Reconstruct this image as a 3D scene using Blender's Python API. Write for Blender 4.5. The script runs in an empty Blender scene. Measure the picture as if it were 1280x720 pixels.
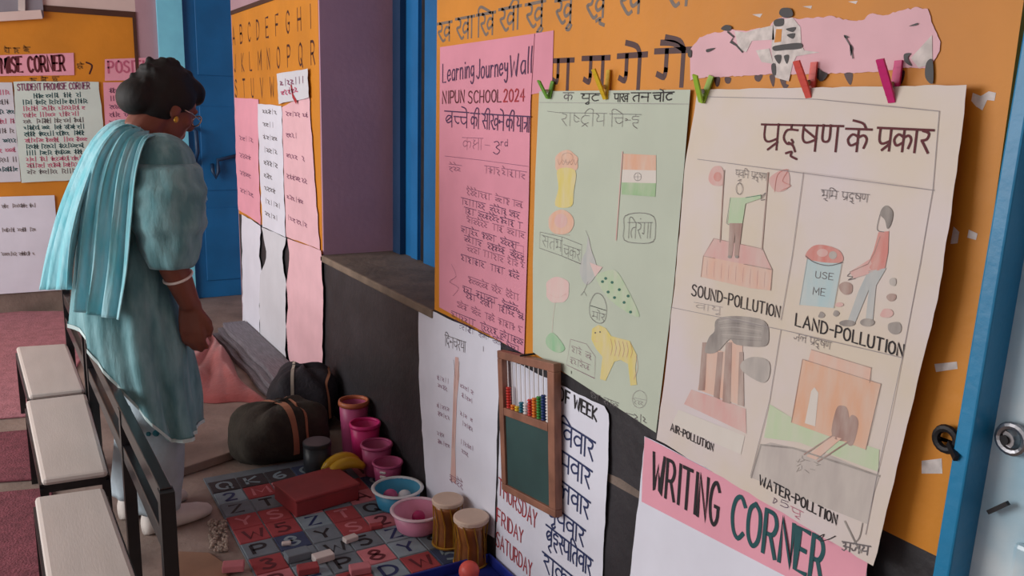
import bpy, bmesh, math, random
from mathutils import Vector, Matrix
random.seed(7)
SC = bpy.context.scene
COL = SC.collection
PI = math.pi

# ------------------------------------------------------------------ camera
FPX = 1070.0
CAM_D, CAM_H = 1.15, 1.33
def _basis():
    Yv = Vector((0-640, 120-360, FPX)).normalized()
    Dn = Vector((500-640, 5500-360, FPX)).normalized()
    Dn = (Dn - Yv*Dn.dot(Yv)).normalized()
    Zv = -Dn
    return Yv.cross(Zv), Yv, Zv
RX, RY, RZ = _basis()
CAMLOC = Vector((-CAM_D, 0, CAM_H))
cd = bpy.data.cameras.new('camera'); cam = bpy.data.objects.new('camera', cd); COL.objects.link(cam)
right = Vector((RX[0], RY[0], RZ[0])); up = -Vector((RX[1], RY[1], RZ[1])); back = -Vector((RX[2], RY[2], RZ[2]))
M4 = Matrix((right, up, back)).transposed().to_4x4(); M4.translation = CAMLOC
cam.matrix_world = M4
cd.sensor_fit = 'HORIZONTAL'; cd.sensor_width = 36.0; cd.lens = 36.0*FPX/1280.0
cd.clip_start = 0.02; cd.clip_end = 200
SC.camera = cam

# ------------------------------------------------------------------ light
SC.view_settings.view_transform = 'Standard'
SC.view_settings.look = 'None'
SC.view_settings.gamma = 1.0
SC.view_settings.use_curve_mapping = False
SC.view_settings.exposure = 0.0
w = bpy.data.worlds.new('sky'); SC.world = w; w.use_nodes = True
bg = w.node_tree.nodes['Background']; bg.inputs[0].default_value = (1.0, 0.975, 0.985, 1); bg.inputs[1].default_value = 0.84
def area(name, loc, target, sx, sy, power, col):
    l = bpy.data.lights.new(name, 'AREA'); l.shape = 'RECTANGLE'; l.size = sx; l.size_y = sy; l.energy = power; l.color = col
    o = bpy.data.objects.new(name, l); COL.objects.link(o); o.location = loc
    o.rotation_euler = (Vector(target)-Vector(loc)).to_track_quat('-Z', 'Y').to_euler()
    return o
area('daylight_opening', (-4.2, 3.5, 1.6), (0, 3.0, .75), 3.4, 1.8, 130, (1.0, 0.975, 0.965))

# ------------------------------------------------------------------ materials
def lin(h):
    h = h.lstrip('#'); out = []
    for i in (0, 2, 4):
        c = int(h[i:i+2], 16)/255.0
        out.append(c/12.92 if c <= .04045 else ((c+.055)/1.055)**2.4)
    return tuple(out)+(1,)
MATS = {}
def mat(name, hexc, rough=.7, var=.12, scale=8, metal=0, bump=0, bscale=40, hex2=None, detail=4, coat=0, stretch=None, sheen=0, spec=None):
    if name in MATS: return MATS[name]
    m = bpy.data.materials.new(name); m.use_nodes = True; nt = m.node_tree; b = nt.nodes['Principled BSDF']
    b.inputs['Roughness'].default_value = rough; b.inputs['Metallic'].default_value = metal
    if coat: b.inputs['Coat Weight'].default_value = coat
    if sheen: b.inputs['Sheen Weight'].default_value = sheen
    if spec is not None: b.inputs['Specular IOR Level'].default_value = spec
    c = lin(hexc); b.inputs['Base Color'].default_value = c
    tc = nt.nodes.new('ShaderNodeTexCoord'); vec = tc.outputs['Object']
    if stretch:
        mp = nt.nodes.new('ShaderNodeMapping'); mp.inputs['Scale'].default_value = stretch
        nt.links.new(vec, mp.inputs[0]); vec = mp.outputs[0]
    if var or hex2:
        n = nt.nodes.new('ShaderNodeTexNoise'); n.inputs['Scale'].default_value = scale; n.inputs['Detail'].default_value = detail
        r = nt.nodes.new('ShaderNodeValToRGB'); r.color_ramp.elements[0].position = .35; r.color_ramp.elements[1].position = .65
        if hex2: c0, c1 = c, lin(hex2)
        else:
            c0 = tuple(x*(1-var) for x in c[:3])+(1,); c1 = tuple(min(1, x*(1+var)) for x in c[:3])+(1,)
        r.color_ramp.elements[0].color = c0; r.color_ramp.elements[1].color = c1
        nt.links.new(vec, n.inputs['Vector']); nt.links.new(n.outputs[0], r.inputs[0]); nt.links.new(r.outputs[0], b.inputs['Base Color'])
    if bump:
        n2 = nt.nodes.new('ShaderNodeTexNoise'); n2.inputs['Scale'].default_value = bscale; n2.inputs['Detail'].default_value = 5
        bp = nt.nodes.new('ShaderNodeBump'); bp.inputs['Strength'].default_value = bump; bp.inputs['Distance'].default_value = .01
        nt.links.new(vec, n2.inputs['Vector']); nt.links.new(n2.outputs[0], bp.inputs['Height']); nt.links.new(bp.outputs[0], b.inputs['Normal'])
    MATS[name] = m
    return m
mat('orange_paint', '#d3871f', .55, .09, 3, bump=.15, bscale=25)
mat('black_dado', '#2f2d31', .5, .3, 5, bump=.25, bscale=30)
mat('lilac_paint', '#b4929c', .6, .06, 3, bump=.1)
mat('mauve_paint', '#bd93a5', .6, .06, 3, bump=.1)
mat('cream_paint', '#d9c4bd', .6, .08, 3)
mat('brown_line', '#4a2a1c', .6)
mat('concrete', '#76685f', .8, .2, 6, bump=.4)
mat('floor_cement', '#8b7a71', .75, .22, 5, bump=.3)
mat('sill_cement', '#7a6a5c', .75, .2, 9, bump=.3)
mat('ceiling_wash', '#b8b0a8', .9, .05)
mat('door_blue', '#1c6ca6', .4, .1, 5, bump=.08)
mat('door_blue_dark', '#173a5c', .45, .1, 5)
mat('cyan_sunlit', '#84e0fc', .4, .08, 6)  # sunlight on the far door frame put into its bright cyan
mat('frame_blue', '#1a83b4', .38, .09, 9, bump=.12)
mat('leaf_blue_glare', '#7fb9d2', .2, 0, 5, hex2='#dbe8ec', bump=.25, bscale=14, coat=.6)  # whitish patches paint the glare on the blue leaf
mat('chip_white', '#d8d0cc', .8, .15, 60)
mat('pink_paper', '#dd93a6', .75, .05, 6, bump=.08, bscale=12)
mat('pink_paper_bright', '#e8a2b4', .75, .05, 6, bump=.08, bscale=12)
mat('pale_pink_paper', '#e6b9c2', .75, .05, 8, bump=.1, bscale=14)
mat('white_paper', '#dfe1ee', .7, .04, 6, bump=.1, bscale=9)
mat('grey_paper', '#d2d4dc', .75, .04, 6, bump=.1, bscale=9)
mat('green_paper', '#bcc6b5', .7, .04, 5, bump=.07, bscale=9)
mat('chart_paper', '#d6cab8', .55, .04, 4, bump=.07, bscale=8, hex2='#d8ced0')
mat('mint_paper', '#cfe0d8', .7, .04, 6, bump=.08, bscale=9)
def ink(n, h, r=.7, v=.08): return mat(n, h, r, v, 60)
ink('ink_black', '#1d1a1f'); ink('ink_maroon', '#5c1a24'); ink('ink_purple', '#4a2b55'); ink('ink_red', '#a82832')
ink('ink_navy', '#22305e'); ink('ink_teal', '#155055'); ink('pencil', '#6f6a6c'); ink('pencil_light', '#9b9496'); ink('ink_plum', '#8a5872')
ink('paint_maroon', '#42181a', .5); ink('paint_slate', '#74685f', .5); ink('paint_brown', '#8c5a1e', .5); ink('paint_black', '#201a1c', .5)
ink('ink_green', '#3b6f60'); ink('ink_rose', '#c0627e')
def crayon(n, h, paper='#d6ccc6'): return mat(n, h, .75, 0, 55, hex2=paper if False else None, stretch=(1, 60, 9)) if False else _cray(n, h, paper)
def _cray(n, h, paper):
    m = mat(n, h, .75, 0, 26, hex2=h, stretch=(1, 1.6, .5), detail=6)
    r = [x for x in m.node_tree.nodes if x.type == 'VALTORGB'][0]
    a, b = lin(h), lin(paper); a = tuple(a[i]*.82+b[i]*.18 for i in range(3))+(1,); r.color_ramp.elements[0].color = a
    r.color_ramp.elements[1].color = tuple(a[i]*.45+b[i]*.55 for i in range(3))+(1,)
    r.color_ramp.elements[0].position = .3; r.color_ramp.elements[1].position = .75
    return m
for n, h in dict(cr_pink='#d8a09c', cr_red='#cf5f56', cr_green='#a9cfa0', cr_brown='#8f5d52', cr_blue='#a8cbd2', cr_grey='#a29c98', cr_dark='#77706e',
                 cr_orange='#dfa27a', cr_salmon='#e0b09a', cr_yellow='#d9c84e', cr_leaf='#6fbb83', cr_lotus='#dcb5b2', cr_steel='#a7b0b0', cr_grass='#b9d2a8',
                 cr_water='#b3aaa6', cr_hair='#4c4648', cr_peacock='#a3c79a', cr_saffron='#dfa582', cr_flaggreen='#7fb878', cr_white='#dcd6ce', cr_denim='#a3b1b6').items(): _cray(n, h, '#d6cfc6')
mat('bench_black', '#1b1b1f', .35, .2, 20, coat=.2)
mat('bench_top', '#cbc3be', .5, .04, 4, bump=.05, stretch=(6, 1, 1))
mat('red_carpet', '#7e434e', .95, .2, 40, bump=.5, bscale=150)
mat('pink_carpet', '#ab727b', .95, .14, 25, bump=.5, bscale=120)
mat('cloth_pink', '#9a4c4b', .9, .12, 9, bump=.3, bscale=60, sheen=.3)
mat('grey_cloth', '#77737b', .9, .2, 14, stretch=(14, 1, 14), bump=.3)
mat('bag_black', '#25222a', .8, .25, 20, bump=.35, bscale=80)
mat('bag_olive', '#37332c', .85, .25, 20, bump=.35, bscale=80)
mat('bag_stripe', '#b07a5e', .8); mat('bag_stripe_pale', '#b5ada0', .8)
mat('wood_brown', '#8c5f4c', .5, .2, 18, stretch=(4, 1, 1)); mat('slate_green', '#2c4a49', .55, .25, 4)
for n, h in dict(pl_red='#c0352e', pl_yellow='#d9b52c', pl_green='#3e8a3c', pl_navy='#23386e', pl_white='#dcd7d6', pl_teal='#2d6e82', pl_orange='#d9782a',
                 pl_pink='#b5517f', pl_palepink='#d48aa6', pl_magenta='#a82a62', pl_blue='#3d93b8', pl_lime='#9cc33e', pl_coral='#e05f56', pl_hot='#cf3079', pl_clipgreen='#6fae3f',
                 pl_rim='#d3d6da', pl_rimpink='#dcc0cb', pl_banana='#c39a24', pl_bananadark='#7d6420', pl_dark='#2c3136', pl_tray='#24338c', pl_rust='#b86a4a').items():
    mat(n, h, .38, .08, 12, spec=.35)
mat('steel', '#a8a8ac', .3, .1, 30, metal=.9); mat('iron', '#2b2a2c', .5, .2, 30, metal=.5)
mat('tile_red', '#9c3f44', .85, .1, 20); mat('tile_pink', '#c0727a', .85, .1, 20); mat('tile_navy', '#35405f', .85, .12, 20); mat('tile_sky', '#84959f', .85, .1, 20)
mat('tile_grey', '#6d7780', .85, .1, 20); mat('tile_dark', '#3a3439', .85, .1, 20)
mat('box_red', '#8c2f32', .6, .12, 9); mat('drum_skin', '#cdb5a3', .6, .08, 10); mat('drum_wood', '#8a5426', .35, .3, 14, coat=.3); mat('gold', '#c99a3c', .35, .2, 30, metal=.6)
mat('rubble', '#9a897e', .95, .3, 60, bump=.5); mat('cardboard', '#8f6d58', .85, .12, 8); mat('block_white', '#cfc4c0', .7, .1, 9)
mat('skin', '#7d4737', .5, .08, 14, bump=.05, bscale=90)
mat('hair', '#0d0909', .7, .3, 60, stretch=(1, 1, .2), bump=.2, bscale=40)
mat('kurta_cloth', '#588e96', .85, 0, 30, hex2='#83b3ba', bump=.9, bscale=26, sheen=.25, detail=6, stretch=(1, 1, .3))
mat('dupatta_cloth', '#72cad8', .8, 0, 28, hex2='#a4dce8', bump=.8, bscale=26, sheen=.3, stretch=(1, 1, .3))
mat('salwar_cloth', '#a9b9c2', .85, .1, 12, bump=.3)
mat('trim_teal', '#2d6f7c', .8); mat('hem_white', '#cfe6e6', .8); mat('lining_cloth', '#b4c6cf', .85, .08, 12, bump=.2); mat('shoe_white', '#c9c2bc', .6, .1, 14); mat('spec_metal', '#c9b9a6', .25, .05, 8, metal=.8)
mat('bangle_white', '#e4dcd6', .4)
mat('window_grey', '#8b8791', .6, .15, 4)

# ------------------------------------------------------------------ mesh helpers
class MB:
    def __init__(s): s.v = []; s.f = []; s.m = []; s.mats = []
    def mi(s, m):
        if m not in s.mats: s.mats.append(m)
        return s.mats.index(m)
    def add(s, vs, fs, m):
        o = len(s.v); s.v += [Vector(p) for p in vs]; k = s.mi(m)
        for f in fs: s.f.append([i+o for i in f]); s.m.append(k)
    def quad(s, a, b, c, d, m): s.add([a, b, c, d], [(0, 1, 2, 3)], m)
    def hexa(s, bot, top, m):
        s.add(list(bot)+list(top), [(3, 2, 1, 0), (4, 5, 6, 7), (0, 1, 5, 4), (1, 2, 6, 5), (2, 3, 7, 6), (3, 0, 4, 7)], m)
    def box(s, x0, x1, y0, y1, z0, z1, m):
        s.hexa([(x0, y0, z0), (x1, y0, z0), (x1, y1, z0), (x0, y1, z0)], [(x0, y0, z1), (x1, y0, z1), (x1, y1, z1), (x0, y1, z1)], m)
    def bar(s, a, b, w, h, m, upv=(0, 0, 1)):
        a, b = Vector(a), Vector(b); t = (b-a).normalized(); u = Vector(upv)
        if abs(t.dot(u)) > .97: u = Vector((0, 1, 0))
        sd = t.cross(u).normalized()*(w/2); n = sd.cross(t).normalized()*(h/2)
        s.hexa([a-sd-n, a+sd-n, a+sd+n, a-sd+n], [b-sd-n, b+sd-n, b+sd+n, b-sd+n], m)
    def tube(s, path, rad, m, n=10, cap=True, flat=1.0):
        path = [Vector(p) for p in path]
        if not isinstance(rad, (list, tuple)): rad = [rad]*len(path)
        ref = None; vs = []; fs = []
        for i, p in enumerate(path):
            t = (path[min(i+1, len(path)-1)]-path[max(i-1, 0)]).normalized()
            if ref is None: ref = Vector((0, 0, 1)) if abs(t.z) < .9 else Vector((1, 0, 0))
            a = (ref - t*ref.dot(t)).normalized(); ref = a; b = t.cross(a)
            for k in range(n):
                an = 2*PI*k/n; vs.append(p+a*(math.cos(an)*rad[i])+b*(math.sin(an)*rad[i]*flat))
        for i in range(len(path)-1):
            for k in range(n):
                k2 = (k+1) % n; fs.append((i*n+k, i*n+k2, (i+1)*n+k2, (i+1)*n+k))
        if cap: fs.append(tuple(range(n-1, -1, -1))); e = (len(path)-1)*n; fs.append(tuple(e+k for k in range(n)))
        s.add(vs, fs, m)
    def lathe(s, prof, c, m, n=28, sx=1, sy=1, cap=True):
        c = Vector(c); vs = []; fs = []
        for r, z in prof:
            for k in range(n):
                a = 2*PI*k/n; vs.append(c+Vector((math.cos(a)*r*sx, math.sin(a)*r*sy, z)))
        for i in range(len(prof)-1):
            for k in range(n):
                k2 = (k+1) % n; fs.append((i*n+k, i*n+k2, (i+1)*n+k2, (i+1)*n+k))
        if cap and prof[0][0] > 1e-6: fs.append(tuple(range(n-1, -1, -1)))
        if cap and prof[-1][0] > 1e-6: e = (len(prof)-1)*n; fs.append(tuple(e+k for k in range(n)))
        s.add(vs, fs, m)
    def ball(s, c, r, m, mtx=None, nu=16, nv=10):
        c = Vector(c); r = Vector(r) if not isinstance(r, (int, float)) else Vector((r, r, r)); vs = []; fs = []
        for i in range(nv+1):
            th = PI*i/nv
            for k in range(nu):
                a = 2*PI*k/nu
                p = Vector((math.sin(th)*math.cos(a)*r.x, math.sin(th)*math.sin(a)*r.y, math.cos(th)*r.z))
                if mtx: p = mtx @ p
                vs.append(c+p)
        for i in range(nv):
            for k in range(nu):
                k2 = (k+1) % nu; fs.append((i*nu+k, (i+1)*nu+k, (i+1)*nu+k2, i*nu+k2))
        s.add(vs, fs, m)
    def build(s, name, parent=None, loc=None, smooth=False, bevel=0, weld=False):
        me = bpy.data.meshes.new(name)
        org = Vector((0, 0, 0))
        if parent is not None: org = Vector(rootloc(parent))
        elif loc is not None: org = Vector(loc)
        me.from_pydata([tuple(p-org) for p in s.v], [], s.f)
        for m in s.mats: me.materials.append(MATS[m])
        for p, k in zip(me.polygons, s.m): p.material_index = k; p.use_smooth = smooth
        if weld or smooth:
            bm = bmesh.new(); bm.from_mesh(me); bmesh.ops.remove_doubles(bm, verts=bm.verts, dist=1e-5)
            bmesh.ops.recalc_face_normals(bm, faces=bm.faces); bm.to_mesh(me); bm.free()
        me.update()
        o = bpy.data.objects.new(name, me); COL.objects.link(o)
        if parent is not None: o.parent = parent
        else: o.location = org
        if bevel:
            b = o.modifiers.new('bevel', 'BEVEL'); b.width = bevel; b.segments = 2; b.limit_method = 'ANGLE'
        if smooth and bevel == 0:
            pass
        return o
def rootloc(o):
    l = Vector((0, 0, 0))
    while o is not None: l += Vector(o.location); o = o.parent
    return l
def tag(o, label=None, cat=None, group=None, kind=None):
    if label: o['label'] = label
    if cat: o['category'] = cat
    if group: o['group'] = group
    if kind: o['kind'] = kind
    return o
def empty(name, loc, label, cat, group=None):
    o = bpy.data.objects.new(name, None); o.empty_display_size = .05; COL.objects.link(o); o.location = loc
    return tag(o, label, cat, group)
def struct(o): o['kind'] = 'structure'; return o

# ------------------------------------------------------------------ places seen in the photograph -> points in the room
def ray(px, py):
    d = Vector((px-640, py-360, FPX)); return Vector((RX.dot(d), RY.dot(d), RZ.dot(d)))
def W(px, py, off=0.0):            # on the right wall, off metres out from it
    d = ray(px, py); t = (CAM_D-off)/d.x; return Vector((-off, d.y*t, CAM_H+d.z*t))
YB = 6.05
def B(px, py, off=0.0):            # on the back wall
    d = ray(px, py); t = (YB-off)/d.y; return Vector((-CAM_D+d.x*t, YB-off, CAM_H+d.z*t))
def F(px, py, z=0.0):              # on a level surface
    d = ray(px, py); t = (z-CAM_H)/d.z; return Vector((-CAM_D+d.x*t, d.y*t, z))
def DY(px, py, y):                 # at depth y
    d = ray(px, py); t = y/d.y; return Vector((-CAM_D+d.x*t, y, CAM_H+d.z*t))
W.n = Vector((-1, 0, 0)); B.n = Vector((0, -1, 0))
VV = Vector((500, 5500))

# ------------------------------------------------------------------ handwriting
LAT = {
'A': "0,0 3,10 6,0;1.2,3.6 4.8,3.6", 'B': "0,0 0,10;~0,10 3.5,9.8 4.6,7.7 3.4,5.5 0,5.2;~0,5.2 4,5.2 5.4,2.8 4,.3 0,0",
'C': "~5.4,8.3 3.4,10 1,8.6 0,5 1,1.4 3.2,0 5.4,1.6", 'D': "0,0 0,10;~0,10 3.4,9.4 5.4,6.5 5.2,3 3.2,.6 0,0",
'E': "5,10 0,10 0,0 5,0;0,5.2 4,5.2", 'F': "5,10 0,10 0,0;0,5.2 4,5.2",
'G': "~5.4,8.3 3.4,10 1,8.6 0,5 1,1.4 3.2,0 5.2,1.6 5.4,4.4;3.2,4.4 5.6,4.4", 'H': "0,0 0,10;5.2,0 5.2,10;0,5 5.2,5",
'I': "1,0 1,10", 'J': "~4,10 4,3 2.6,.2 .3,1.6", 'K': "0,0 0,10;5,10 0,4.4 5.2,0", 'L': "0,10 0,0 4.6,0",
'M': "0,0 .4,10 3.4,3 6.4,10 6.8,0", 'N': "0,0 0,10 5.2,0 5.2,10", 'O': "~2.8,10 .6,8.4 0,5 .7,1.6 2.8,0 5,1.6 5.6,5 5,8.4 2.8,10",
'P': "0,0 0,10;~0,10 3.6,9.8 5,7.5 3.6,5 0,4.6", 'Q': "~2.8,10 .6,8.4 0,5 .7,1.6 2.8,0 5,1.6 5.6,5 5,8.4 2.8,10;3.4,3 6,-.8",
'R': "0,0 0,10;~0,10 3.6,9.8 5,7.5 3.6,5 0,4.6;2.6,4.7 5.4,0", 'S': "~5,8.6 3,10 .8,8.8 .8,6.6 3,5.2 4.8,3.6 4.6,1.2 2.4,0 0,1.4",
'T': "0,10 5.6,10;2.8,10 2.8,0", 'U': "~0,10 0,3 1.2,.4 2.8,0 4.4,.6 5.2,3 5.2,10", 'V': "0,10 2.8,0 5.6,10", 'W': "0,10 1.6,0 3.6,7 5.6,0 7.2,10",
'X': "0,0 5,10;0,10 5,0", 'Y': "0,10 2.8,5 5.6,10;2.8,5 2.8,0", 'Z': "0,10 5,10 0,0 5,0", '-': "0,5 3,5",
'0': "~2.4,10 .4,8 0,5 .6,1.6 2.4,0 4.4,1.6 5,5 4.4,8.2 2.4,10", '2': "~.4,8 2,10 4.4,8.6 3.6,5 .2,0;.2,0 5,0", '3': "~.4,9 2.6,10 4.2,7.8 2,5.4 4.6,3 2.6,0 0,1.2",
'4': "3.8,0 3.8,10 0,3.4 5.2,3.4", '5': "4.6,10 .6,10 .4,5.8;~.4,5.8 3,6.4 4.8,3.4 3,.2 0,1", '6': "~4,9.6 1,7 0,3 2,0 4.4,1.8 3.6,4.6 .4,3.4", '8': "~2.5,5.4 .6,7.6 2.5,10 4.4,7.6 2.5,5.4 0,2.6 2.5,0 5,2.6 2.5,5.4",
'7': "0,10 5,10 1.6,0", '9': "~4.4,7.6 2.2,5.4 .4,7.8 2.4,10 4.4,7.6 4,3 1.6,0",
'a': "~4,5.6 1.6,6 0,3.2 1.4,.2 4,2;4,6 4.2,0", 'd': "~4,5.4 1.4,5.6 .2,2.6 1.8,.1 4,2;4,10 4.2,0", 'e': "~.2,3 4,3.4 3,6 .8,5.2 0,2.4 1.6,0 4.2,1.2",
'g': "~4,5.6 1.4,6 .2,3.2 1.6,.8 4,2.6;~4,6 4.2,-1.4 2,-3.6 .2,-2.2", 'i': "1,0 1,6;1,8 1,8.6", 'l': "~.4,0 .2,6 .6,12", 'n': "0,6 0,0;~0,4 1.6,6 3.4,5.2 3.8,0",
'o': "~2,6 .2,4.8 .2,1.4 2,0 3.8,1.4 3.8,4.8 2,6", 'r': "0,6 0,0;~0,3.6 1.4,5.8 3,5.4", 'u': "~0,6 .2,1.4 1.6,0 3.4,1.6;3.6,6 3.8,0", 'y': "~0,6 .4,2.8 2,2 3.6,3.6;~3.8,6 3.8,-1.6 2,-3.8 .2,-2.4",
}
DEV = {
'k': ("5,10 5,0;~5,6.5 2.5,7.6 .6,5.2 2,2.6 5,4;~5,6.2 7.5,7.4 9,5.4 8,1.8", 9.6),
'kh': ("~1.5,10 3.4,8.6 3,6 .6,5.4 2.4,2.4 4.4,.2 6,.8;9.5,10 9.5,0;~9.5,6.8 7,7.4 5.4,5 6.6,2.8 9.5,4.2", 10.6),
'g': ("2.2,10 2.2,4.6;~2.2,4.6 1.8,2.6 .2,3.4;6.4,10 6.4,0", 7.5), 'gh': ("~.8,9.4 2.6,8.2 1,6.6 1.6,4 6.2,4.2;6.4,10 6.4,0", 7.4),
'c': ("6.8,10 6.8,0;.4,7 6.8,7;~1.2,7 1.6,4 4,2.4 6.8,4.4", 7.8), 'j': ("7,10 7,0;~7,5.4 4,5.6 3.2,2.8 1,2 0,4", 8),
'T': ("3.5,10 3.5,8.4;~6.4,8.2 2.6,8 .8,4.8 2.8,1.2 6.2,2", 7.2), 'N': ("~1,10 1,4.6 2.4,3.4 3.8,4.6 3.8,10;6.6,10 6.6,0", 7.6),
't': ("6,10 6,0;~6,7 2.8,6.4 1,3.6 2.4,.4", 7), 'd': ("3.5,10 3.5,8.2;~6,8 2,8 .8,5 2.4,2.6 4.6,3 4,4.2;~2.8,2.8 4.6,1.6 5.6,-.6", 6.8),
'dh': ("~2.6,8.6 .6,9.6 .8,7.2 2,6.4 .8,4.6 2.6,3 6.2,4.2;6.4,10 6.4,0", 7.4),
'n': ("6,10 6,0;6,5.4 2,5.4;~2,5.4 .6,6.4 .4,4.6 2,5.4", 7), 'p': ("~1,10 1,5 2.6,3.2 6,4.4;6.2,10 6.2,0", 7.2),
'pr': ("~1,10 1,5 2.6,3.2 6,4.4;6.2,10 6.2,0;6.2,3.2 2.6,.2", 7.2), 'S': ("~1,10 1,5 2.6,3.2 6,4.4;6.2,10 6.2,0;1,8.6 6.2,4.8", 7.2),
'b': ("6.4,10 6.4,0;~6.4,7 3,7.4 .8,5 2.6,2.6 6.4,4.2;1.4,3.6 5.8,6.6", 7.4), 'v': ("6.4,10 6.4,0;~6.4,7 3,7.4 .8,5 2.6,2.6 6.4,4.2", 7.4),
'bh': ("~.6,9 2,10 2.6,8 1.4,7 .8,8.4;2.6,8.6 2.6,3;~2.6,3 1.2,2.4 2.2,4;2.6,3.4 6.6,3.4;6.6,10 6.6,0", 7.6),
'm': ("1.4,10 1.6,3.4;~1.6,3.4 .2,2.6 .8,4.2 1.8,3.6;1.6,3.6 6.4,3.6;6.4,10 6.4,0", 7.4), 'y': ("~.8,9.6 2.6,8 1.2,5.4 2,3.6 6.2,4.4;6.4,10 6.4,0", 7.4),
'r': ("~1.2,9.6 4.2,8.6 3.6,6 1,5.2;1,5.2 4.6,0", 5.2), 'l': ("8,10 8,0;~.6,3.6 1,7 3,7.2 4,4.8 3.6,1.4;~4,5 5,7 8,6.4", 9),
'sh': ("~1,8.8 3.6,9.2 4,7 1,5.6 2,4.6 5,.4;7.4,10 7.4,0", 8.4), 's': ("~1.2,9.6 4,8.6 3.4,5.8 .8,5.2;.8,5.2 4.4,.4;3.4,5.6 7,5.6;7,10 7,0", 8),
's-': ("~1.2,9.6 4,8.6 3.4,5.8 .8,5.2;.8,5.2 4.4,.4;3.4,5.6 5,5.6", 5), 'n-': ("4,5.4 2,5.4;~2,5.4 .6,6.4 .4,4.6 2,5.4", 3.8), 'c-': (".4,7 5,7;~1.2,7 1.6,4 4,2.4 5,3", 5),
'S-': ("~1,10 1,5 2.6,3.2 4.6,4;1,8.6 4.6,5.6", 4.6), 'Tr': ("3.5,10 3.5,8.4;~6.4,8.2 2.6,8 .8,4.8 2.8,2 6.2,2.8;1.6,-.4 3.6,1.6 5.6,-.4", 7.2),
'h': ("3.5,10 3.5,8.4;~6,8.4 1.6,8.2 1.4,6 5.4,5.8 5,3.4 1.8,3.2 2.4,1 5,-1", 6.8), 'kS': ("~1,8.4 3,8 1.4,6 3.4,4.6 5.4,6 7,5.6;~3.4,4.6 1,3 2.4,1;7.2,10 7.2,0", 8.2),
'tr': ("6,10 6,0;1,6 6,6;6,5.6 1.6,1.8", 7), 'kr': ("5,10 5,0;~5,6.5 2.5,7.6 .6,5.2 2,2.6 5,4;~5,6.2 7.5,7.4 9,5.4 8,1.8;5,2.6 2.2,-.2", 9.6), 'A': ("~.6,8.6 2.6,9.4 2.8,6.6 1.4,5.4 3.6,3.6 2.4,.6 .2,1.6;3,5 7,5;7.2,10 7.2,0", 8.2),
}
def strokes(s):
    out = []
    for part in s.split(';'):
        sm = part.startswith('~'); pts = [tuple(float(q) for q in p.split(',')) for p in part.lstrip('~').split()]
        out.append(smooth(pts) if sm and len(pts) > 2 else pts)
    return out
def smooth(p, k=4, closed=False):
    n = len(p); out = []
    for i in range(n if closed else n-1):
        if closed: p0, p1, p2, p3 = p[(i-1) % n], p[i], p[(i+1) % n], p[(i+2) % n]
        else: p0, p1, p2, p3 = p[max(i-1, 0)], p[i], p[i+1], p[min(i+2, n-1)]
        for j in range(k):
            t = j/k
            out.append(tuple(.5*(2*p1[a]+(p2[a]-p0[a])*t+(2*p0[a]-5*p1[a]+4*p2[a]-p3[a])*t*t+(3*p1[a]-p0[a]-3*p2[a]+p3[a])*t**3) for a in (0, 1)))
    if not closed: out.append(p[-1])
    return out
def latin(txt):
    x = 0; out = []
    for ch in txt:
        if ch == ' ': x += 4; continue
        st = strokes(LAT[ch]); mx = max(p[0] for s in st for p in s)
        out += [[(p[0]+x, p[1]) for p in s] for s in st]; x += mx+2.2
    return out, x-2.2
def dev(txt):
    x = 0; out = []
    for word in txt.split('|'):
        x0 = x
        for tk in word.split():
            base, *mt = tk.split('.'); mt = mt[0] if mt else ''
            body, wd = DEV[base]
            def put(s, dx=0): out.extend([[(p[0]+x+dx, p[1]) for p in q] for q in strokes(s)])
            if 'i' in mt:
                put("1.2,10 1.2,0;~1.2,10 1,12.4 3.4,13.4 %.1f,10.2" % (wd*.75+2.6)); x += 2.6
            put(body)
            if 'u' in mt: put("~%.1f,-.2 %.1f,-2.4 %.1f,-3 %.1f,-1.4" % (wd-1.2, wd-3.6, wd-1.6, wd-.4))
            if 'U' in mt: put("~%.1f,-1.2 %.1f,-.6 %.1f,-2.2 %.1f,-3.4" % (wd-4.6, wd-2.4, wd-2.6, wd-.2))
            if 'R' in mt: put("~%.1f,0 %.1f,-1.4 %.1f,-2.8 %.1f,-3.4" % (wd-2, wd-4, wd-2.4, wd-1))
            if 'e' in mt or 'E' in mt: put("~%.1f,10.2 %.1f,12.6 %.1f,13.8" % (wd*.85, wd*.7, wd*.25))
            if 'E' in mt: put("~%.1f,10.2 %.1f,12 %.1f,12.4" % (wd*.85, wd*.5, wd*.1))
            if 'm' in mt: put("%.1f,12 %.1f,12.5" % (wd*.6, wd*.6+.4))
            if 'a' in mt or 'o' in mt: put("1.8,10 1.8,0", wd); 
            if 'o' in mt: put("~1.8,10.2 .8,12.6 -1.6,13.6", wd)
            if 'I' in mt: put("1.8,10 1.8,0;~1.8,10 1.8,12.6 -1.2,13.4 -4,10.2", wd)
            x += wd
            if any(q in mt for q in 'aoI'): x += 3
            x += .6
        out.append([(x0-.6, 10), (x+.4, 10)]); x += 5
    return out, x-5

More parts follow.
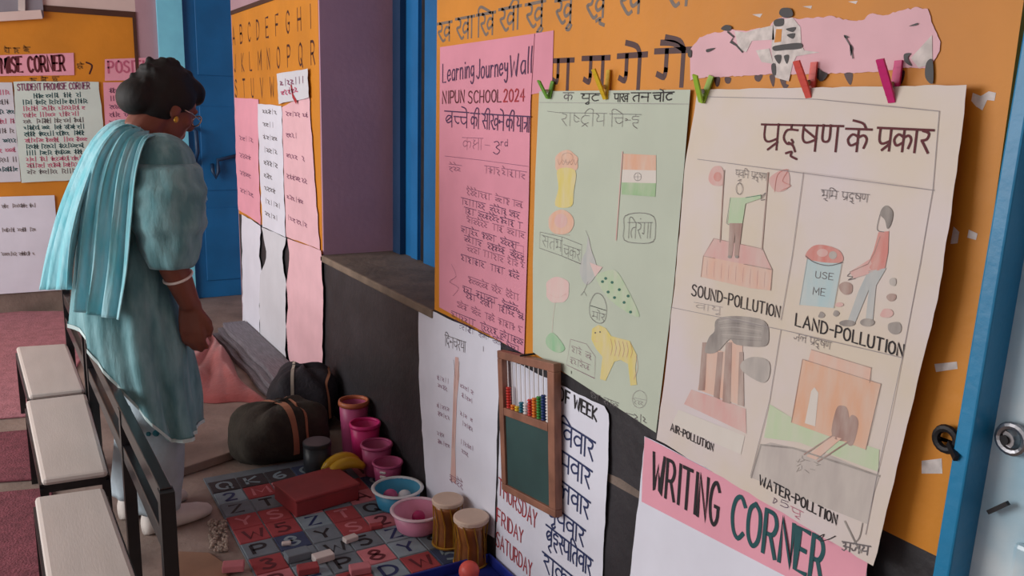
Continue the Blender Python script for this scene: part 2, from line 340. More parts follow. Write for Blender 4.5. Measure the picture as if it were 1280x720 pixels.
class Ink:
    def __init__(s, mapper, off): s.map = mapper; s.off = off if callable(off) else (lambda px, py: off); s.mb = MB()
    def P(s, p, lift): return s.map(p[0], p[1], s.off(p[0], p[1])+lift)
    def stroke(s, pts, wd, m, layer=2, nib=None):
        lift = .0008+layer*.0003
        P = [s.P(p, lift) for p in pts]
        P = [P[0]]+[b for a, b in zip(P, P[1:]) if (b-a).length > 1e-5]
        if len(P) == 1: P.append(P[0]+Vector((0, wd*.6, 0)))
        n = s.map.n; vs = []
        for i, p in enumerate(P):
            a = P[max(i-1, 0)]; c = P[min(i+1, len(P)-1)]; t = (c-a).normalized(); sd = n.cross(t).normalized()
            hw = wd/2
            if 0 < i < len(P)-1:
                t1 = (p-a).normalized(); cs = max(.5, t1.dot(t)); hw /= cs
            if nib is not None:
                ax = Vector((0, -1, 0)) if abs(n.x) > .5 else Vector((1, 0, 0))
                an = math.atan2(t.z, t.dot(ax)); hw *= .35+.75*abs(math.sin(an-nib))
            q = p
            if i == 0: q = p-t*wd*.4
            if i == len(P)-1: q = p+t*wd*.4
            vs += [q+sd*hw, q-sd*hw]
        fs = [(2*i, 2*i+1, 2*i+3, 2*i+2) for i in range(len(P)-1)]
        s.mb.add(vs, fs, m)
    def fill(s, poly, m, layer=0, sm=False, step=14):
        if sm: poly = smooth(poly, 4, True)
        bm = bmesh.new(); f = bm.faces.new([bm.verts.new((p[0], p[1], 0)) for p in poly]); f.normal_update()
        bmesh.ops.triangulate(bm, faces=[f])
        for _ in range(4):
            es = [e for e in bm.edges if e.calc_length() > step]
            if not es: break
            bmesh.ops.subdivide_edges(bm, edges=es, cuts=1, use_grid_fill=False); bmesh.ops.triangulate(bm, faces=bm.faces)
        bm.verts.index_update(); lift = .0008+layer*.0003
        vs = [s.P((v.co.x, v.co.y), lift) for v in bm.verts]; fs = [[v.index for v in f.verts] for f in bm.faces]
        s.mb.add(vs, fs, m); bm.free()
    def ell(s, c, rx, ry, m, layer=0, n=14, line=None, jit=0):
        pts = [(c[0]+math.cos(2*PI*k/n)*rx*(1+random.uniform(-jit, jit)), c[1]+math.sin(2*PI*k/n)*ry*(1+random.uniform(-jit, jit))) for k in range(n)]
        if line: s.stroke(smooth(pts, 2, True)+[pts[0]], line, m, layer)
        else: s.fill(pts, m, layer, True)
    def text(s, p0, p1, h, txt, wd, m, script='L', nib=None, layer=2, h1=None, jit=.15):
        st, tw = (latin if script == 'L' else dev)(txt)
        p0, p1 = Vector(p0), Vector(p1); h1 = h1 or h
        for q in st:
            pts = []
            jx, jy = random.uniform(-jit, jit), random.uniform(-jit, jit)
            for x, y in q:
                f = (x+jx)/tw; b = p0+(p1-p0)*f; upv = (b-VV).normalized(); hh = (h+(h1-h)*f)/10
                pts.append(tuple(b+upv*((y+jy)*hh)))
            s.stroke(pts, wd, m, layer, nib)
    def scrib(s, p0, p1, h, wd, m, script='D', dens=1.0, layer=2, fill=.9):
        p0, p1 = Vector(p0), Vector(p1); L = (p1-p0).length; x = 0; d = (p1-p0).normalized()
        while x < L-h*.6:
            wl = min(L-x, h*random.uniform(1.4, 4.2)); a = p0+d*x; b = p0+d*(x+wl); upv = (a-VV).normalized()
            if script == 'D': s.stroke([tuple(a+upv*h), tuple(b+upv*h)], wd, m, layer)
            xx = 0
            while xx < wl-h*.3:
                c = a+d*xx; k = random.random()
                if k < .45: s.stroke([tuple(c+d*h*.3+upv*h), tuple(c+d*h*.3)], wd, m, layer)
                if k > .25:
                    s.stroke(smooth([tuple(c+upv*h*random.uniform(.6, .9)), tuple(c+d*h*random.uniform(.3, .6)+upv*h*.55), tuple(c+d*h*random.uniform(0, .2)+upv*h*.3), tuple(c+d*h*.5+upv*h*random.uniform(-.05, .2))], 3), wd, m, layer)
                if k > .8 and script == 'D': s.stroke([tuple(c+d*h*.4+upv*h), tuple(c+d*h*.1+upv*h*1.35)], wd, m, layer)
                xx += h*.55/dens
            x += wl+h*random.uniform(.35, .8)
    def build(s, name, parent): return s.mb.build(name, parent)
    def merge(s, o):                       # ink that is part of the sheet's own surface
        me = o.data; org = rootloc(o); bm = bmesh.new(); bm.from_mesh(me); idx = []
        for m in s.mb.mats:
            if MATS[m].name not in [x.name for x in me.materials]: me.materials.append(MATS[m])
            idx.append([x.name for x in me.materials].index(MATS[m].name))
        vs = [bm.verts.new(p-org) for p in s.mb.v]
        for f, k in zip(s.mb.f, s.mb.m):
            if len(set(f)) < 3: continue
            try: nf = bm.faces.new([vs[i] for i in f]); nf.material_index = idx[k]
            except ValueError: pass
        bm.to_mesh(me); bm.free()

def resample(pl, n):
    seg = [math.dist(a, b) for a, b in zip(pl, pl[1:])]; tot = sum(seg); out = []
    for i in range(n+1):
        t = tot*i/n; k = 0
        while k < len(seg)-1 and t > seg[k]: t -= seg[k]; k += 1
        f = t/seg[k] if seg[k] else 0; f = min(1, f)
        out.append((pl[k][0]+(pl[k+1][0]-pl[k][0])*f, pl[k][1]+(pl[k+1][1]-pl[k][1])*f))
    return out
def sheet(name, left, right, mapper, off, m, label=None, cat='poster', group=None, nu=14, nv=20, parent=None, rag=0, byrow=True, thick=.0008):
    offf = off if callable(off) else (lambda px, py: off)
    L, R = resample(left, nv), resample(right, nv); mb = MB(); vs = []
    for side in (0, 1):
        for i in range(nv+1):
            for k in range(nu+1):
                u = k/nu; p = (L[i][0]+(R[i][0]-L[i][0])*u, L[i][1]+(R[i][1]-L[i][1])*u)
                if rag and (i in (0, nv) or k in (0, nu)):
                    rr = random.Random(i*131+k*17+len(name)); p = (p[0]+rr.uniform(-rag, rag), p[1]+rr.uniform(-rag, rag))
                vs.append(mapper(p[0], p[1], offf(*p)-side*thick))
    N = (nu+1)*(nv+1); fs = []
    for i in range(nv):
        for k in range(nu):
            a = i*(nu+1)+k; fs.append((a, a+nu+1, a+nu+2, a+1)); fs.append((N+a, N+a+1, N+a+nu+2, N+a+nu+1))
    ring = [k for k in range(nu+1)]+[i*(nu+1)+nu for i in range(1, nv+1)]+[nv*(nu+1)+k for k in range(nu-1, -1, -1)]+[i*(nu+1) for i in range(nv-1, 0, -1)]
    base = len(vs); vs += [vs[a] for a in ring]+[vs[N+a] for a in ring]; nr = len(ring)
    for i in range(nr): j = (i+1) % nr; fs.append((base+i, base+j, base+nr+j, base+nr+i))
    mb.add(vs, fs, m)
    if parent is None:
        c = Vector((0, 0, 0))
        for v in vs[:N]: c += v
        c /= N; c.z = min(v.z for v in vs)
        o = mb.build(name, loc=c); tag(o, label, cat, group)
    else: o = mb.build(name, parent)
    for p in o.data.polygons: p.use_smooth = p.index < 2*nu*nv
    return o

# ================================================================== the room
ZD, ZO = W(403, 318).z, W(292, 16).z            # dado height, top of the orange band
YR0, YR1 = 2.43, 3.56                           # window niche
YE = 5.1                                        # far end of the right wall
ZT = 3.0
mb = MB(); mb.box(-5.2, .9, -2.2, 7, -.12, 0, 'floor_cement'); struct(mb.build('floor'))
mb = MB(); mb.box(-5.2, .9, -2.2, 7, ZT, ZT+.12, 'ceiling_wash'); struct(mb.build('ceiling'))
mb = MB()
def wallbands(y0, y1):
    mb.box(0, .42, y0, y1, 0, ZD, 'black_dado'); mb.box(0, .42, y0, y1, ZD, ZO, 'orange_paint'); mb.box(0, .42, y0, y1, ZO, ZT, 'lilac_paint')
YDOOR = .668
wallbands(YDOOR, YR0); wallbands(YR1+.002, YE)
mb.box(.0, .42, YR0, YR1, 0, ZD-.03, 'black_dado'); mb.box(0, .42, YR0, YR1, 2.15, ZT, 'lilac_paint')
mb.box(.001, .36, YR1-.012, YR1+.002, ZD, 2.15, 'mauve_paint')      # far reveal
mb.box(.002, .42, YE, YE+.02, 0, ZT, 'lilac_paint')
mb.box(0, .42, -2.2, -.35, 0, ZT, 'orange_paint'); mb.box(0, .42, -.35, YDOOR, 2.2, ZT, 'orange_paint')
wall_r = struct(mb.build('wall_right'))
mb = MB(); mb.box(-5.2, .9, -2.4, -2.2, 0, ZT, 'lilac_paint'); struct(mb.build('wall_light_block'))  # unseen wall added behind the camera to block light from there
mb = MB(); mb.box(-.012, .36, YR0, YR1, ZD-.03, ZD, 'sill_cement'); struct(mb.build('trim_1', bevel=.006))
mb = MB(); mb.box(-.004, 0, YR1, YE, ZO-.008, ZO+.014, 'brown_line'); struct(mb.build('trim_2'))
# blue shutters in the niche
XS = .32
win = MB(); win.box(XS+.015, XS+.05, YR0, YR1-.012, ZD, 2.15, 'door_blue'); win = struct(win.build('window_1', loc=(XS, 3, ZD)))
def ypx(px, py, x):
    d = ray(px, py); return d.y*(CAM_D+x)/d.x
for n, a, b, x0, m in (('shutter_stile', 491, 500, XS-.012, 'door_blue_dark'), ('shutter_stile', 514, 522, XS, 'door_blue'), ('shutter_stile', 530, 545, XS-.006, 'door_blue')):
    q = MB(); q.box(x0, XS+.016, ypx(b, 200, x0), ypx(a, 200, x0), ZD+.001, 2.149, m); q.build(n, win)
q = MB(); q.box(XS+.008, XS+.016, ypx(529, 200, XS), ypx(524, 200, XS), ZD+.001, 2.149, 'iron'); q.build('shutter_gap', win)
# back wall, orange band left, mauve strip, door
xl = B(172, 60).x; xd0 = B(200, 100).x; xd1 = B(231, 100).x
mb = MB()
mb.box(-5.2, xl, YB, YB+.2, 0, .42, 'concrete'); mb.box(-5.2, xl, YB, YB+.2, .42, ZO+.03, 'orange_paint'); mb.box(-5.2, xl, YB, YB+.2, ZO+.03, ZT, 'cream_paint')
mb.box(xl, xd0, YB, YB+.2, 0, ZT, 'lilac_paint'); mb.box(xd0, .9, YB, YB+.2, 2.5, ZT, 'lilac_paint'); mb.box(xd1+.75, .9, YB, YB+.2, 0, 2.5, 'lilac_paint')
mb.box(xd0, .9, YB+.13, YB+.2, 0, 2.5, 'lilac_paint')
wall_b = struct(mb.build('wall_back'))
mb = MB(); mb.box(xl-.6, xl, YB-.008, YB, ZO+.02, ZO+.055, 'brown_line'); mb.box(xl-.02, xl, YB-.008, YB, ZD, ZO+.02, 'brown_line'); struct(mb.build('trim_3'))
mb = MB(); mb.box(.42, .52, YE, YB, 0, ZT, 'lilac_paint'); struct(mb.build('wall_recess'))
# far door
mb = MB(); mb.box(xd0, xd1, YB-.03, YB+.05, 0, 2.5, 'cyan_sunlit'); d1 = struct(mb.build('door_1', loc=(xd0, YB, 0)))
mb = MB(); mb.box(xd1, xd1+.75, YB+.0, YB+.04, .0, 2.5, 'door_blue'); leaf = mb.build('door_leaf', d1, bevel=.004)
for z0, z1 in ((.12, .62), (.74, 1.3), (1.5, 2.3)):
    q = MB(); q.box(xd1+.08, xd1+.66, YB-.008, YB+.001, z0, z1, 'door_blue'); q.build('door_panel', leaf, bevel=.006)
q = MB(); q.tube([B(241, 160, .02), B(245, 165, .07), B(247, 190, .07), B(243, 205, .02)], .014, 'door_blue_dark'); q.build('door_handle', leaf, smooth=True)
q = MB(); q.tube([B(265, 205, .03), B(266, 214, .05), B(270, 222, .05), B(273, 214, .05), B(272, 200, .04), B(298, 194, .04)], .013, 'door_blue_dark'); q.build('door_latch', leaf, smooth=True)
# white pole and grey pane above the back wall's band
mb = MB(); a = B(-10, 22); b = B(52, -12)
mb.box(a.x-.6, b.x, YB-.02, YB, a.z+.02, b.z+.4, 'window_grey'); w2 = struct(mb.build('window_2', loc=(a.x, YB, a.z)))
q = MB(); q.bar(B(27, 14, .03), B(27, -30, .03), .035, .02, 'block_white'); q.build('window_bar', w2)
q = MB(); q.bar(B(-15, 22, .03), B(52, 18, .03), .03, .05, 'cream_paint'); q.build('window_frame', w2)
pl = MB()
# near door on the right: frame board, glossy leaf, bolt
fb = ypx(1250, 560, .0)
YF1 = W(1283, 385).y
e0, e1, e2, e3 = W(1265, 120, .022), W(1165, 720, .022), W(1258, 450, -.03), W(1211, 720, -.03)
def edge(p, q, z): return p.y+(q.y-p.y)*(z-p.z)/(q.z-p.z)
def fcor(x, z): return [Vector((x, edge(e0, e1, z), z)), Vector((x, edge(e2, e3, z), z))]
b0, b1, t0, t1 = fcor(-.022, 0), fcor(.1, 0), fcor(-.022, 2.2), fcor(.1, 2.2)
mb = MB(); mb.hexa([b0[0], b0[1], b1[1], b1[0]], [t0[0], t0[1], t1[1], t1[0]], 'frame_blue'); d2 = struct(mb.build('door_2', loc=(0, YDOOR, 0), bevel=.003))
XL = .03
mb = MB(); mb.box(XL, XL+.04, -.35, YF1+.06, 0.0, 2.2, 'leaf_blue_glare'); lf = mb.build('door_leaf', d2)
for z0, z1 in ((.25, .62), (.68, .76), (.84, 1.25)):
    q = MB(); q.box(XL-.012, XL+.002, -.2, YF1-.02, z0, z1, 'leaf_blue_glare'); q.build('door_panel', lf, bevel=.008)
def ringat(px, py, r, tr, m, off):
    c = W(px, py, off); mbb = MB(); pts = [c+Vector((0, math.cos(a)*r, math.sin(a)*r)) for a in [2*PI*k/18 for k in range(19)]]
    mbb.tube(pts, tr, m, 8, False); return mbb
q = ringat(1183, 549, .016, .006, 'iron', .012); c = W(1181, 549, .004); q.lathe([(0, 0), (.012, 0)], c, 'iron'); q.bar(c+Vector((-.008, -.012, 0)), c+Vector((-.024, -.035, -.012)), .006, .01, 'iron'); q.build('door_staple', d2)
c = W(1262, 548, -XL); q = MB(); q.tube([c+Vector((-.002, 0, 0)), c+Vector((-.012, 0, 0))], [.016, .013], 'steel', 14); q.tube([c+Vector((-.012, 0, 0)), c+Vector((-.016, 0, 0))], .007, 'iron', 12); q.build('door_knob', lf)
q = ringat(1265, 549, .019, .0055, 'steel', -XL+.012); q.build('knob_ring', lf)
c = W(1255, 632, -XL); q = MB(); q.bar(c+Vector((-.014, .012, -.012)), c+Vector((-.014, -.012, .012)), .007, .006, 'iron'); q.build('door_bolt', lf)

# writing painted on the wall and bare patches in the paint
ik = Ink(W, -.0004)
rows = [((548, 52), (569, 49), 'kh', 26), ((572, 47), (590, 45), 'kh', 26), ((586, 46), (594, 44), None, 0)]
for (x0, y0, x1, y1, h, t) in ((547, 53, 564, 50, 23, 'kh'), (570, 50, 592, 46, 26, 'kh.a'), (596, 46, 618, 42, 27, 'kh.i'), (624, 40, 650, 35, 28, 'kh.I'), (657, 36, 680, 31, 30, 'kh.u'), (694, 31, 716, 27, 30, 'kh.u'), (732, 25, 757, 20, 32, 'kh.U'), (774, 20, 802, 15, 34, 'kh.e'), (832, 10, 862, 5, 36, 'kh.E')):
    ik.text((x0, y0), (x1, y1), h, t, .0078, 'paint_slate', 'D', layer=0, jit=0)
for (x0, y0, x1, y1, h, t) in ((690, 112, 714, 111, 36, 'g'), (729, 113, 758, 112, 40, 'g'), (773, 112, 804, 110, 42, 'g.e'), (820, 108, 860, 106, 44, 'g.E')):
    ik.text((x0, y0), (x1, y1), h, t, .012, 'paint_maroon', 'D', layer=0, jit=0)
ik.merge(wall_r)
ik = Ink(W, -.0004)
for i, (y0, x0, x1, ch) in enumerate(((56, 291, 394, 'ABCDEFGHI'), (90, 293, 395, 'JKLMNOPQR'), (121, 294, 344, 'STUVW'))):
    n = len(ch)
    Y0, Y1 = W(x0, y0).y, W(x1-6, y0).y
    for k, c in enumerate(ch):
        yy = Y0+(Y1-Y0)*k/(n-1); z = W(x0, y0).z
        d = 0.062
        for q in strokes(LAT[c]):
            P = [Vector((0, yy-p[0]*.0095, z+p[1]*.0092)) for p in q]
            pts = []
            for p in P:      # back to the photograph's frame
                r = p-CAMLOC; cx, cy, cz = right.dot(r), up.dot(r), back.dot(r); pts.append((640+FPX*cx/-cz, 360-FPX*cy/-cz))
            ik.stroke(pts, .011, 'paint_maroon', 0, PI*.35)
ik.merge(wall_r)
ik = Ink(W, -.0004)
for poly in ([(1192, 283), (1199, 290), (1197, 304), (1188, 305)], [(1211, 287), (1222, 292), (1220, 300), (1209, 297)], [(1168, 455), (1196, 452), (1197, 461), (1170, 465)], [(1152, 576), (1177, 573), (1178, 592), (1152, 592)],
             [(1216, 116), (1226, 120), (1236, 114), (1245, 116), (1243, 126), (1234, 125), (1228, 138), (1220, 133), (1214, 126)], [(1003, 8), (1015, 7), (1014, 11)], [(940, 18), (953, 17), (950, 22)], [(1060, 2), (1072, 1), (1070, 5)]):
    ik.fill(poly, 'chip_white', 0)
ik.fill([(756, 590), (775, 598), (802, 616), (800, 624), (778, 612), (757, 600)], 'concrete', 0)
ik.merge(wall_r)

# ================================================================== charts on the right wall
# torn pink paper left behind on the paint
def t4(pts): return [(860+x/4.13, y/4.13) for x, y in pts]
def ragged(pl, n, amp, sd):
    rg = random.Random(sd); out = resample(pl, n); return [(p[0]+rg.uniform(-amp, amp)*.5, p[1]+rg.uniform(-amp, amp)) for p in out]
top = t4([(10, 260), (60, 200), (110, 172), (180, 160), (215, 150), (300, 165), (345, 150), (420, 140), (450, 100), (490, 92), (560, 95), (640, 90), (740, 85), (830, 105), (910, 108), (935, 65), (1030, 78), (1090, 50), (1180, 40), (1240, 44), (1258, 120), (1300, 210)])
bot = t4([(10, 420), (60, 400), (150, 396), (230, 394), (330, 390), (400, 386), (460, 384), (560, 384), (640, 382), (740, 378), (860, 376), (930, 372), (1000, 368), (1050, 360), (1100, 352), (1160, 350), (1210, 355), (1240, 345), (1262, 330), (1300, 260)])
tp = sheet('torn_paper', ragged(bot[::-1], 90, 1.1, 1), ragged(top[::-1], 90, 1.5, 2), W, .0018, 'pale_pink_paper', 'strip of torn pale pink paper stuck on the orange wall above the pollution chart', 'paper scrap', nu=4, nv=110)
MATS['pale_pink_paper']
ik = Ink(W, .0018)
for poly in ([(240, 160), (300, 168), (345, 152), (440, 130), (445, 205), (330, 210), (300, 270), (260, 250)], [(440, 110), (540, 90), (580, 140), (585, 230), (600, 260), (680, 270), (560, 290), (540, 330), (520, 420), (450, 400), (430, 260)], [(1150, 300), (1260, 180), (1262, 330), (1190, 350)]):
    ik.fill(t4(poly), 'chip_white', 0)
ik.fill(t4([(455, 150), (485, 150), (480, 215), (445, 220)]), 'orange_paint', 1)
ik.fill(t4([(350, 260), (420, 250), (440, 330), (380, 320)]), 'chip_white', 0)
ik.merge(tp)
ik = Ink(W, .0018)
for poly in ([(470, 70), (485, 42), (530, 45), (540, 80), (500, 92)], [(445, 105), (490, 95), (490, 130), (450, 135)], [(170, 150), (195, 128), (225, 140), (210, 160)], [(440, 240), (500, 228), (580, 222), (582, 250), (500, 258), (445, 262)], [(505, 150), (555, 140), (540, 165)], [(510, 180), (550, 172), (540, 200)], [(445, 290), (480, 285), (470, 330)], [(495, 290), (520, 285), (510, 330)],
             [(95, 255), (140, 248), (100, 270)], [(430, 335), (450, 330), (452, 385), (435, 380)], [(0, 255), (18, 262), (15, 295), (0, 290)], [(835, 230), (850, 250), (840, 290)], [(1115, 280), (1150, 275), (1135, 300), (1155, 340), (1120, 320)], [(1230, 325), (1262, 310), (1264, 430), (1225, 400)], [(1140, 135), (1185, 118), (1180, 130)], [(805, 180), (830, 192), (810, 196)], [(665, 350), (690, 365), (720, 385), (690, 420), (665, 400)]):
    ik.fill(t4(poly), 'paint_black', 3, True)
ik.stroke(t4([(205, 165), (235, 190), (220, 215), (250, 235), (280, 268)]), .003, 'paint_black', 3)
ik.stroke(t4([(810, 190), (840, 240), (850, 300)]), .002, 'pencil', 3)
ik.merge(tp)
ik = Ink(W, -.0004)
for poly in ([(135, 402), (165, 400), (160, 440), (145, 445)], [(190, 400), (222, 402), (215, 430), (195, 428)], [(345, 390), (385, 385), (370, 420), (348, 415)], [(420, 392), (448, 390), (440, 450)], [(475, 395), (510, 395), (505, 430), (520, 440), (500, 460), (480, 430)], [(805, 378), (850, 376), (838, 440)], [(1090, 370), (1120, 368), (1105, 430), (1085, 420)]):
    ik.fill(t4(poly), 'paint_maroon', 0, True)
ik.merge(wall_r)

# pollution chart
def offP(px, py):
    u = max(0, min(1, (px-870+(py-112)*.12)/340)); v = max(0, (py-110)/580)
    return .005+.010*max(0, v-.7)/.3+.030*u**3*(.5+v)+.006*math.sin(u*4+v*3)**2
pp = sheet('pollution_poster', [(872, 112), (857, 200), (846, 330), (834, 440), (821, 549)], [(1209, 106), (1197, 210), (1173, 370), (1142, 500), (1118, 600), (1092, 708)], W, offP, 'chart_paper',
           'large hand drawn chart of four kinds of pollution, beside the blue door', 'poster', 'drawn charts on the orange wall', nu=26, nv=34, rag=.8)
for r, t in (((950, 189), 'pr d.U S N'), ((1056, 190), 'k.e'), ((1094, 190), 'pr k.a r')): pass
ik = Ink(W, offP)
ik.text((951, 187), (1049, 189), 32, 'pr d.U S N', .0036, 'ink_maroon', 'D'); ik.text((1056, 189), (1085, 190), 28, 'k.e', .0036, 'ink_maroon', 'D'); ik.text((1095, 188), (1162, 191), 28, 'pr k.a r', .0036, 'ink_maroon', 'D')
ik.build('title_lettering', pp)
ik = Ink(W, offP)
for ln in ([(884, 121), (1020, 124), (1174, 139)], [(1174, 139), (1166, 237), (1150, 330), (1128, 446)], [(872, 199), (1168, 238)], [(1004, 216), (990, 320), (976, 400)], [(838, 384), (976, 412), (1127, 447)], [(976, 412), (962, 500), (938, 595)], [(1128, 446), (1095, 600), (1082, 668)]):
    ik.stroke(ln, .0011, 'pencil_light', 2)
ik.build('pencil_grid', pp)
ik = Ink(W, offP)
ik.fill([(887, 216), (893, 208), (903, 210), (904, 230), (893, 232), (886, 226)], 'cr_pink', 0, True); ik.fill([(962, 222), (978, 212), (986, 216), (986, 234), (972, 240), (963, 232)], 'cr_pink', 0, True)
ik.ell((897, 221), 5, 6, 'cr_red', 1); ik.stroke(smooth([(968, 240), (972, 218), (985, 212), (978, 226), (988, 232), (976, 238)]), .001, 'cr_red', 2)
ik.fill([(892, 298), (953, 311), (965, 337), (879, 320)], 'cr_pink', 0); ik.fill([(879, 320), (965, 337), (963, 363), (936, 360), (876, 346)], 'cr_salmon', 0)
ik.stroke([(892, 298), (953, 311), (965, 337), (879, 320), (892, 298)], .001, 'cr_brown', 2); ik.stroke([(965, 337), (963, 363)], .001, 'cr_brown', 2); ik.stroke([(879, 320), (876, 346)], .001, 'cr_brown', 2)
for k in range(9): ik.stroke([(884+k*9, 326+k*1.8), (883+k*9, 344+k*1.8)], .0008, 'cr_pink', 1)
ik.stroke([(905, 213), (900, 302)], .0026, 'cr_brown', 2); ik.stroke([(960, 216), (952, 312)], .0026, 'cr_brown', 2)
ik.fill([(913, 247), (933, 247), (928, 279), (910, 279)], 'cr_green', 2); ik.fill([(930, 247), (951, 243), (951, 248), (931, 255)], 'cr_green', 2)
ik.stroke([(932, 247), (951, 244)], .001, 'ink_green', 3); ik.stroke([(913, 247), (908, 279), (911, 281)], .001, 'ink_green', 3); ik.stroke(smooth([(951, 246), (957, 241), (951, 250), (956, 249)]), .001, 'pencil', 3)
ik.fill([(912, 279), (928, 279), (923, 320), (918, 320), (919, 290), (915, 320), (910, 320)], 'cr_brown', 2)
ik.ell((924, 236), 4, 7, 'pencil', 3, line=.001); ik.stroke([(924, 229), (926, 224), (922, 226)], .001, 'pencil', 3); ik.ell((912, 321), 2.4, 1.8, 'cr_hair', 3); ik.ell((921, 321), 2.4, 1.8, 'cr_hair', 3)
ik.build('sound_drawing', pp)
ik = Ink(W, offP)
ik.fill([(1009, 322), (1052, 330), (1042, 385), (999, 381)], 'cr_blue', 0); ik.fill([(1007, 322), (1014, 309), (1028, 306), (1049, 313), (1053, 327), (1030, 328)], 'cr_red', 1, True); ik.ell((1028, 316), 7, 5, 'cr_pink', 2); ik.ell((1041, 319), 5, 5, 'cr_grey', 2)
ik.stroke(smooth([(1007, 320), (1018, 328), (1036, 332), (1053, 328)]), .0013, 'pencil', 3); ik.stroke([(1009, 322), (999, 381)], .0008, 'cr_steel', 3); ik.stroke([(1052, 330), (1042, 385)], .0008, 'cr_steel', 3)
ik.fill([(1098, 290), (1111, 289), (1110, 316), (1106, 336), (1085, 341), (1087, 325), (1092, 313)], 'cr_red', 1); ik.fill([(1090, 322), (1062, 340), (1067, 348), (1094, 340)], 'cr_pink', 1); ik.stroke([(1100, 296), (1093, 316), (1085, 330), (1062, 340)], .0012, 'cr_brown', 2)
ik.fill([(1085, 339), (1108, 335), (1095, 357), (1091, 400), (1082, 400), (1086, 362), (1069, 403), (1060, 400), (1073, 364)], 'cr_denim', 1)
ik.fill([(1100, 268), (1103, 260), (1109, 257), (1116, 265), (1114, 279), (1109, 286), (1106, 275)], 'cr_hair', 2, True); ik.stroke(smooth([(1100, 268), (1097, 280), (1097, 288), (1105, 290)]), .001, 'pencil', 2)
ik.stroke(smooth([(1063, 341), (1059, 345), (1066, 346), (1060, 350), (1069, 348)]), .001, 'pencil', 2)
ik.ell((1059, 404), 10, 4, 'cr_hair', 2); ik.ell((1084, 403), 9, 5, 'cr_hair', 2)
for c, rx, ry, m in (((1116, 352), 5, 5, 'cr_grey'), ((1114, 372), 7, 5, 'cr_brown'), ((1108, 392), 8, 6, 'cr_pink'), ((1119, 409), 9, 8, 'cr_dark'), ((1058, 360), 9, 8, 'cr_brown'), ((1049, 381), 5, 3, 'cr_pink'), ((1045, 392), 4, 4, 'cr_dark'), ((1027, 394), 4, 4, 'cr_dark')):
    ik.ell(c, rx, ry, m, 1, 7, jit=.2)
ik.build('land_drawing', pp)
ik = Ink(W, offP)
ik.fill([(864, 487), (909, 502), (932, 511), (933, 542), (855, 505)], 'cr_pink', 0); ik.fill([(848, 512), (931, 545), (926, 568), (840, 530)], 'cr_white', 0)
ik.fill([(884, 432), (905, 440), (912, 425), (928, 428), (929, 508), (872, 487)], 'cr_salmon', 0)
for a, b, c, d in (((878, 428), (884, 428), (881, 488), (873, 488)), ((897, 440), (904, 440), (899, 499), (892, 496)), ((907, 428), (915, 428), (913, 505), (903, 502)), ((924, 440), (929, 440), (930, 508), (922, 506))): ik.fill([a, b, c, d], 'cr_brown', 1)
ik.fill([(881, 440), (886, 422), (893, 414), (896, 399), (921, 395), (955, 401), (961, 420), (955, 433), (921, 431), (912, 424), (896, 440)], 'cr_dark', 2, True); ik.fill([(927, 453), (942, 446), (961, 452), (961, 472), (951, 478), (928, 464)], 'cr_grey', 2, True)
for k in range(6): ik.stroke(smooth([(898+k, 402+k*4), (920, 399+k*5), (952, 406+k*4)]), .0012, 'cr_hair' if k % 2 else 'cr_grey', 3)
ik.build('air_drawing', pp)
ik = Ink(W, offP)
ik.fill([(962, 505), (999, 528), (1099, 562), (1098, 590), (999, 553), (955, 547)], 'cr_grass', 0)
ik.fill([(1014, 437), (1089, 460), (1087, 478), (1010, 452)], 'cr_salmon', 0); ik.fill([(1003, 449), (1101, 480), (1082, 562), (989, 528)], 'cr_orange', 1); ik.fill([(1014, 489), (1018, 484), (1023, 491), (1019, 533), (1006, 529)], 'cr_white', 2)
ik.stroke([(1003, 449), (1101, 480), (1082, 562)], .001, 'cr_brown', 3); ik.stroke([(1014, 437), (1089, 460), (1087, 478)], .001, 'cr_brown', 3); ik.stroke([(1003, 449), (989, 528)], .001, 'cr_brown', 3)
ik.fill([(951, 557), (963, 553), (991, 559), (1040, 570), (1099, 596), (1091, 622), (1084, 655), (1016, 628), (939, 597)], 'cr_water', 0); ik.stroke([(939, 597), (951, 556), (991, 560), (1099, 595)], .003, 'cr_dark', 2)
ik.fill([(1045, 512), (1053, 507), (1060, 514), (1062, 549), (1040, 545)], 'cr_brown', 2, True); ik.fill([(1062, 522), (1069, 520), (1073, 530), (1066, 556), (1058, 551)], 'cr_brown', 2, True)
ik.fill([(1040, 545), (1052, 548), (1020, 575), (1008, 570)], 'cr_salmon', 2); ik.stroke([(1040, 545), (1005, 568)], .002, 'cr_brown', 3); ik.stroke([(1062, 551), (1022, 577)], .002, 'cr_brown', 3)
for k in range(14):
    x, y = random.uniform(996, 1022), random.uniform(566, 588); ik.stroke([(x, y), (x+random.uniform(-7, 7), y+random.uniform(-4, 6))], .0009, 'cr_dark', 3)
ik.build('water_drawing', pp)
ik = Ink(W, offP)
ik.text((864, 369), (974, 397), 14, 'SOUND-POLLUTION', .0022, 'ink_black'); ik.build('sound_caption', pp); ik = Ink(W, offP); ik.text((919, 221), (958, 226), 9, 'dh v n.i|pr d.U S N', .0008, 'pencil', 'D'); ik.merge(pp); ik = Ink(W, offP)
ik.text((994, 407), (1128, 446), 15, 'LAND-POLLUTION', .0025, 'ink_black'); ik.build('land_caption', pp); ik = Ink(W, offP); ik.text((1026, 247), (1085, 253), 10, 'bh.U m.i|pr d.U S N', .001, 'pencil', 'D')
ik.text((1019, 347), (1041, 350), 8, 'USE', .0012, 'pencil'); ik.text((1016, 368), (1031, 370), 9, 'ME', .0012, 'pencil'); ik.merge(pp); ik = Ink(W, offP)
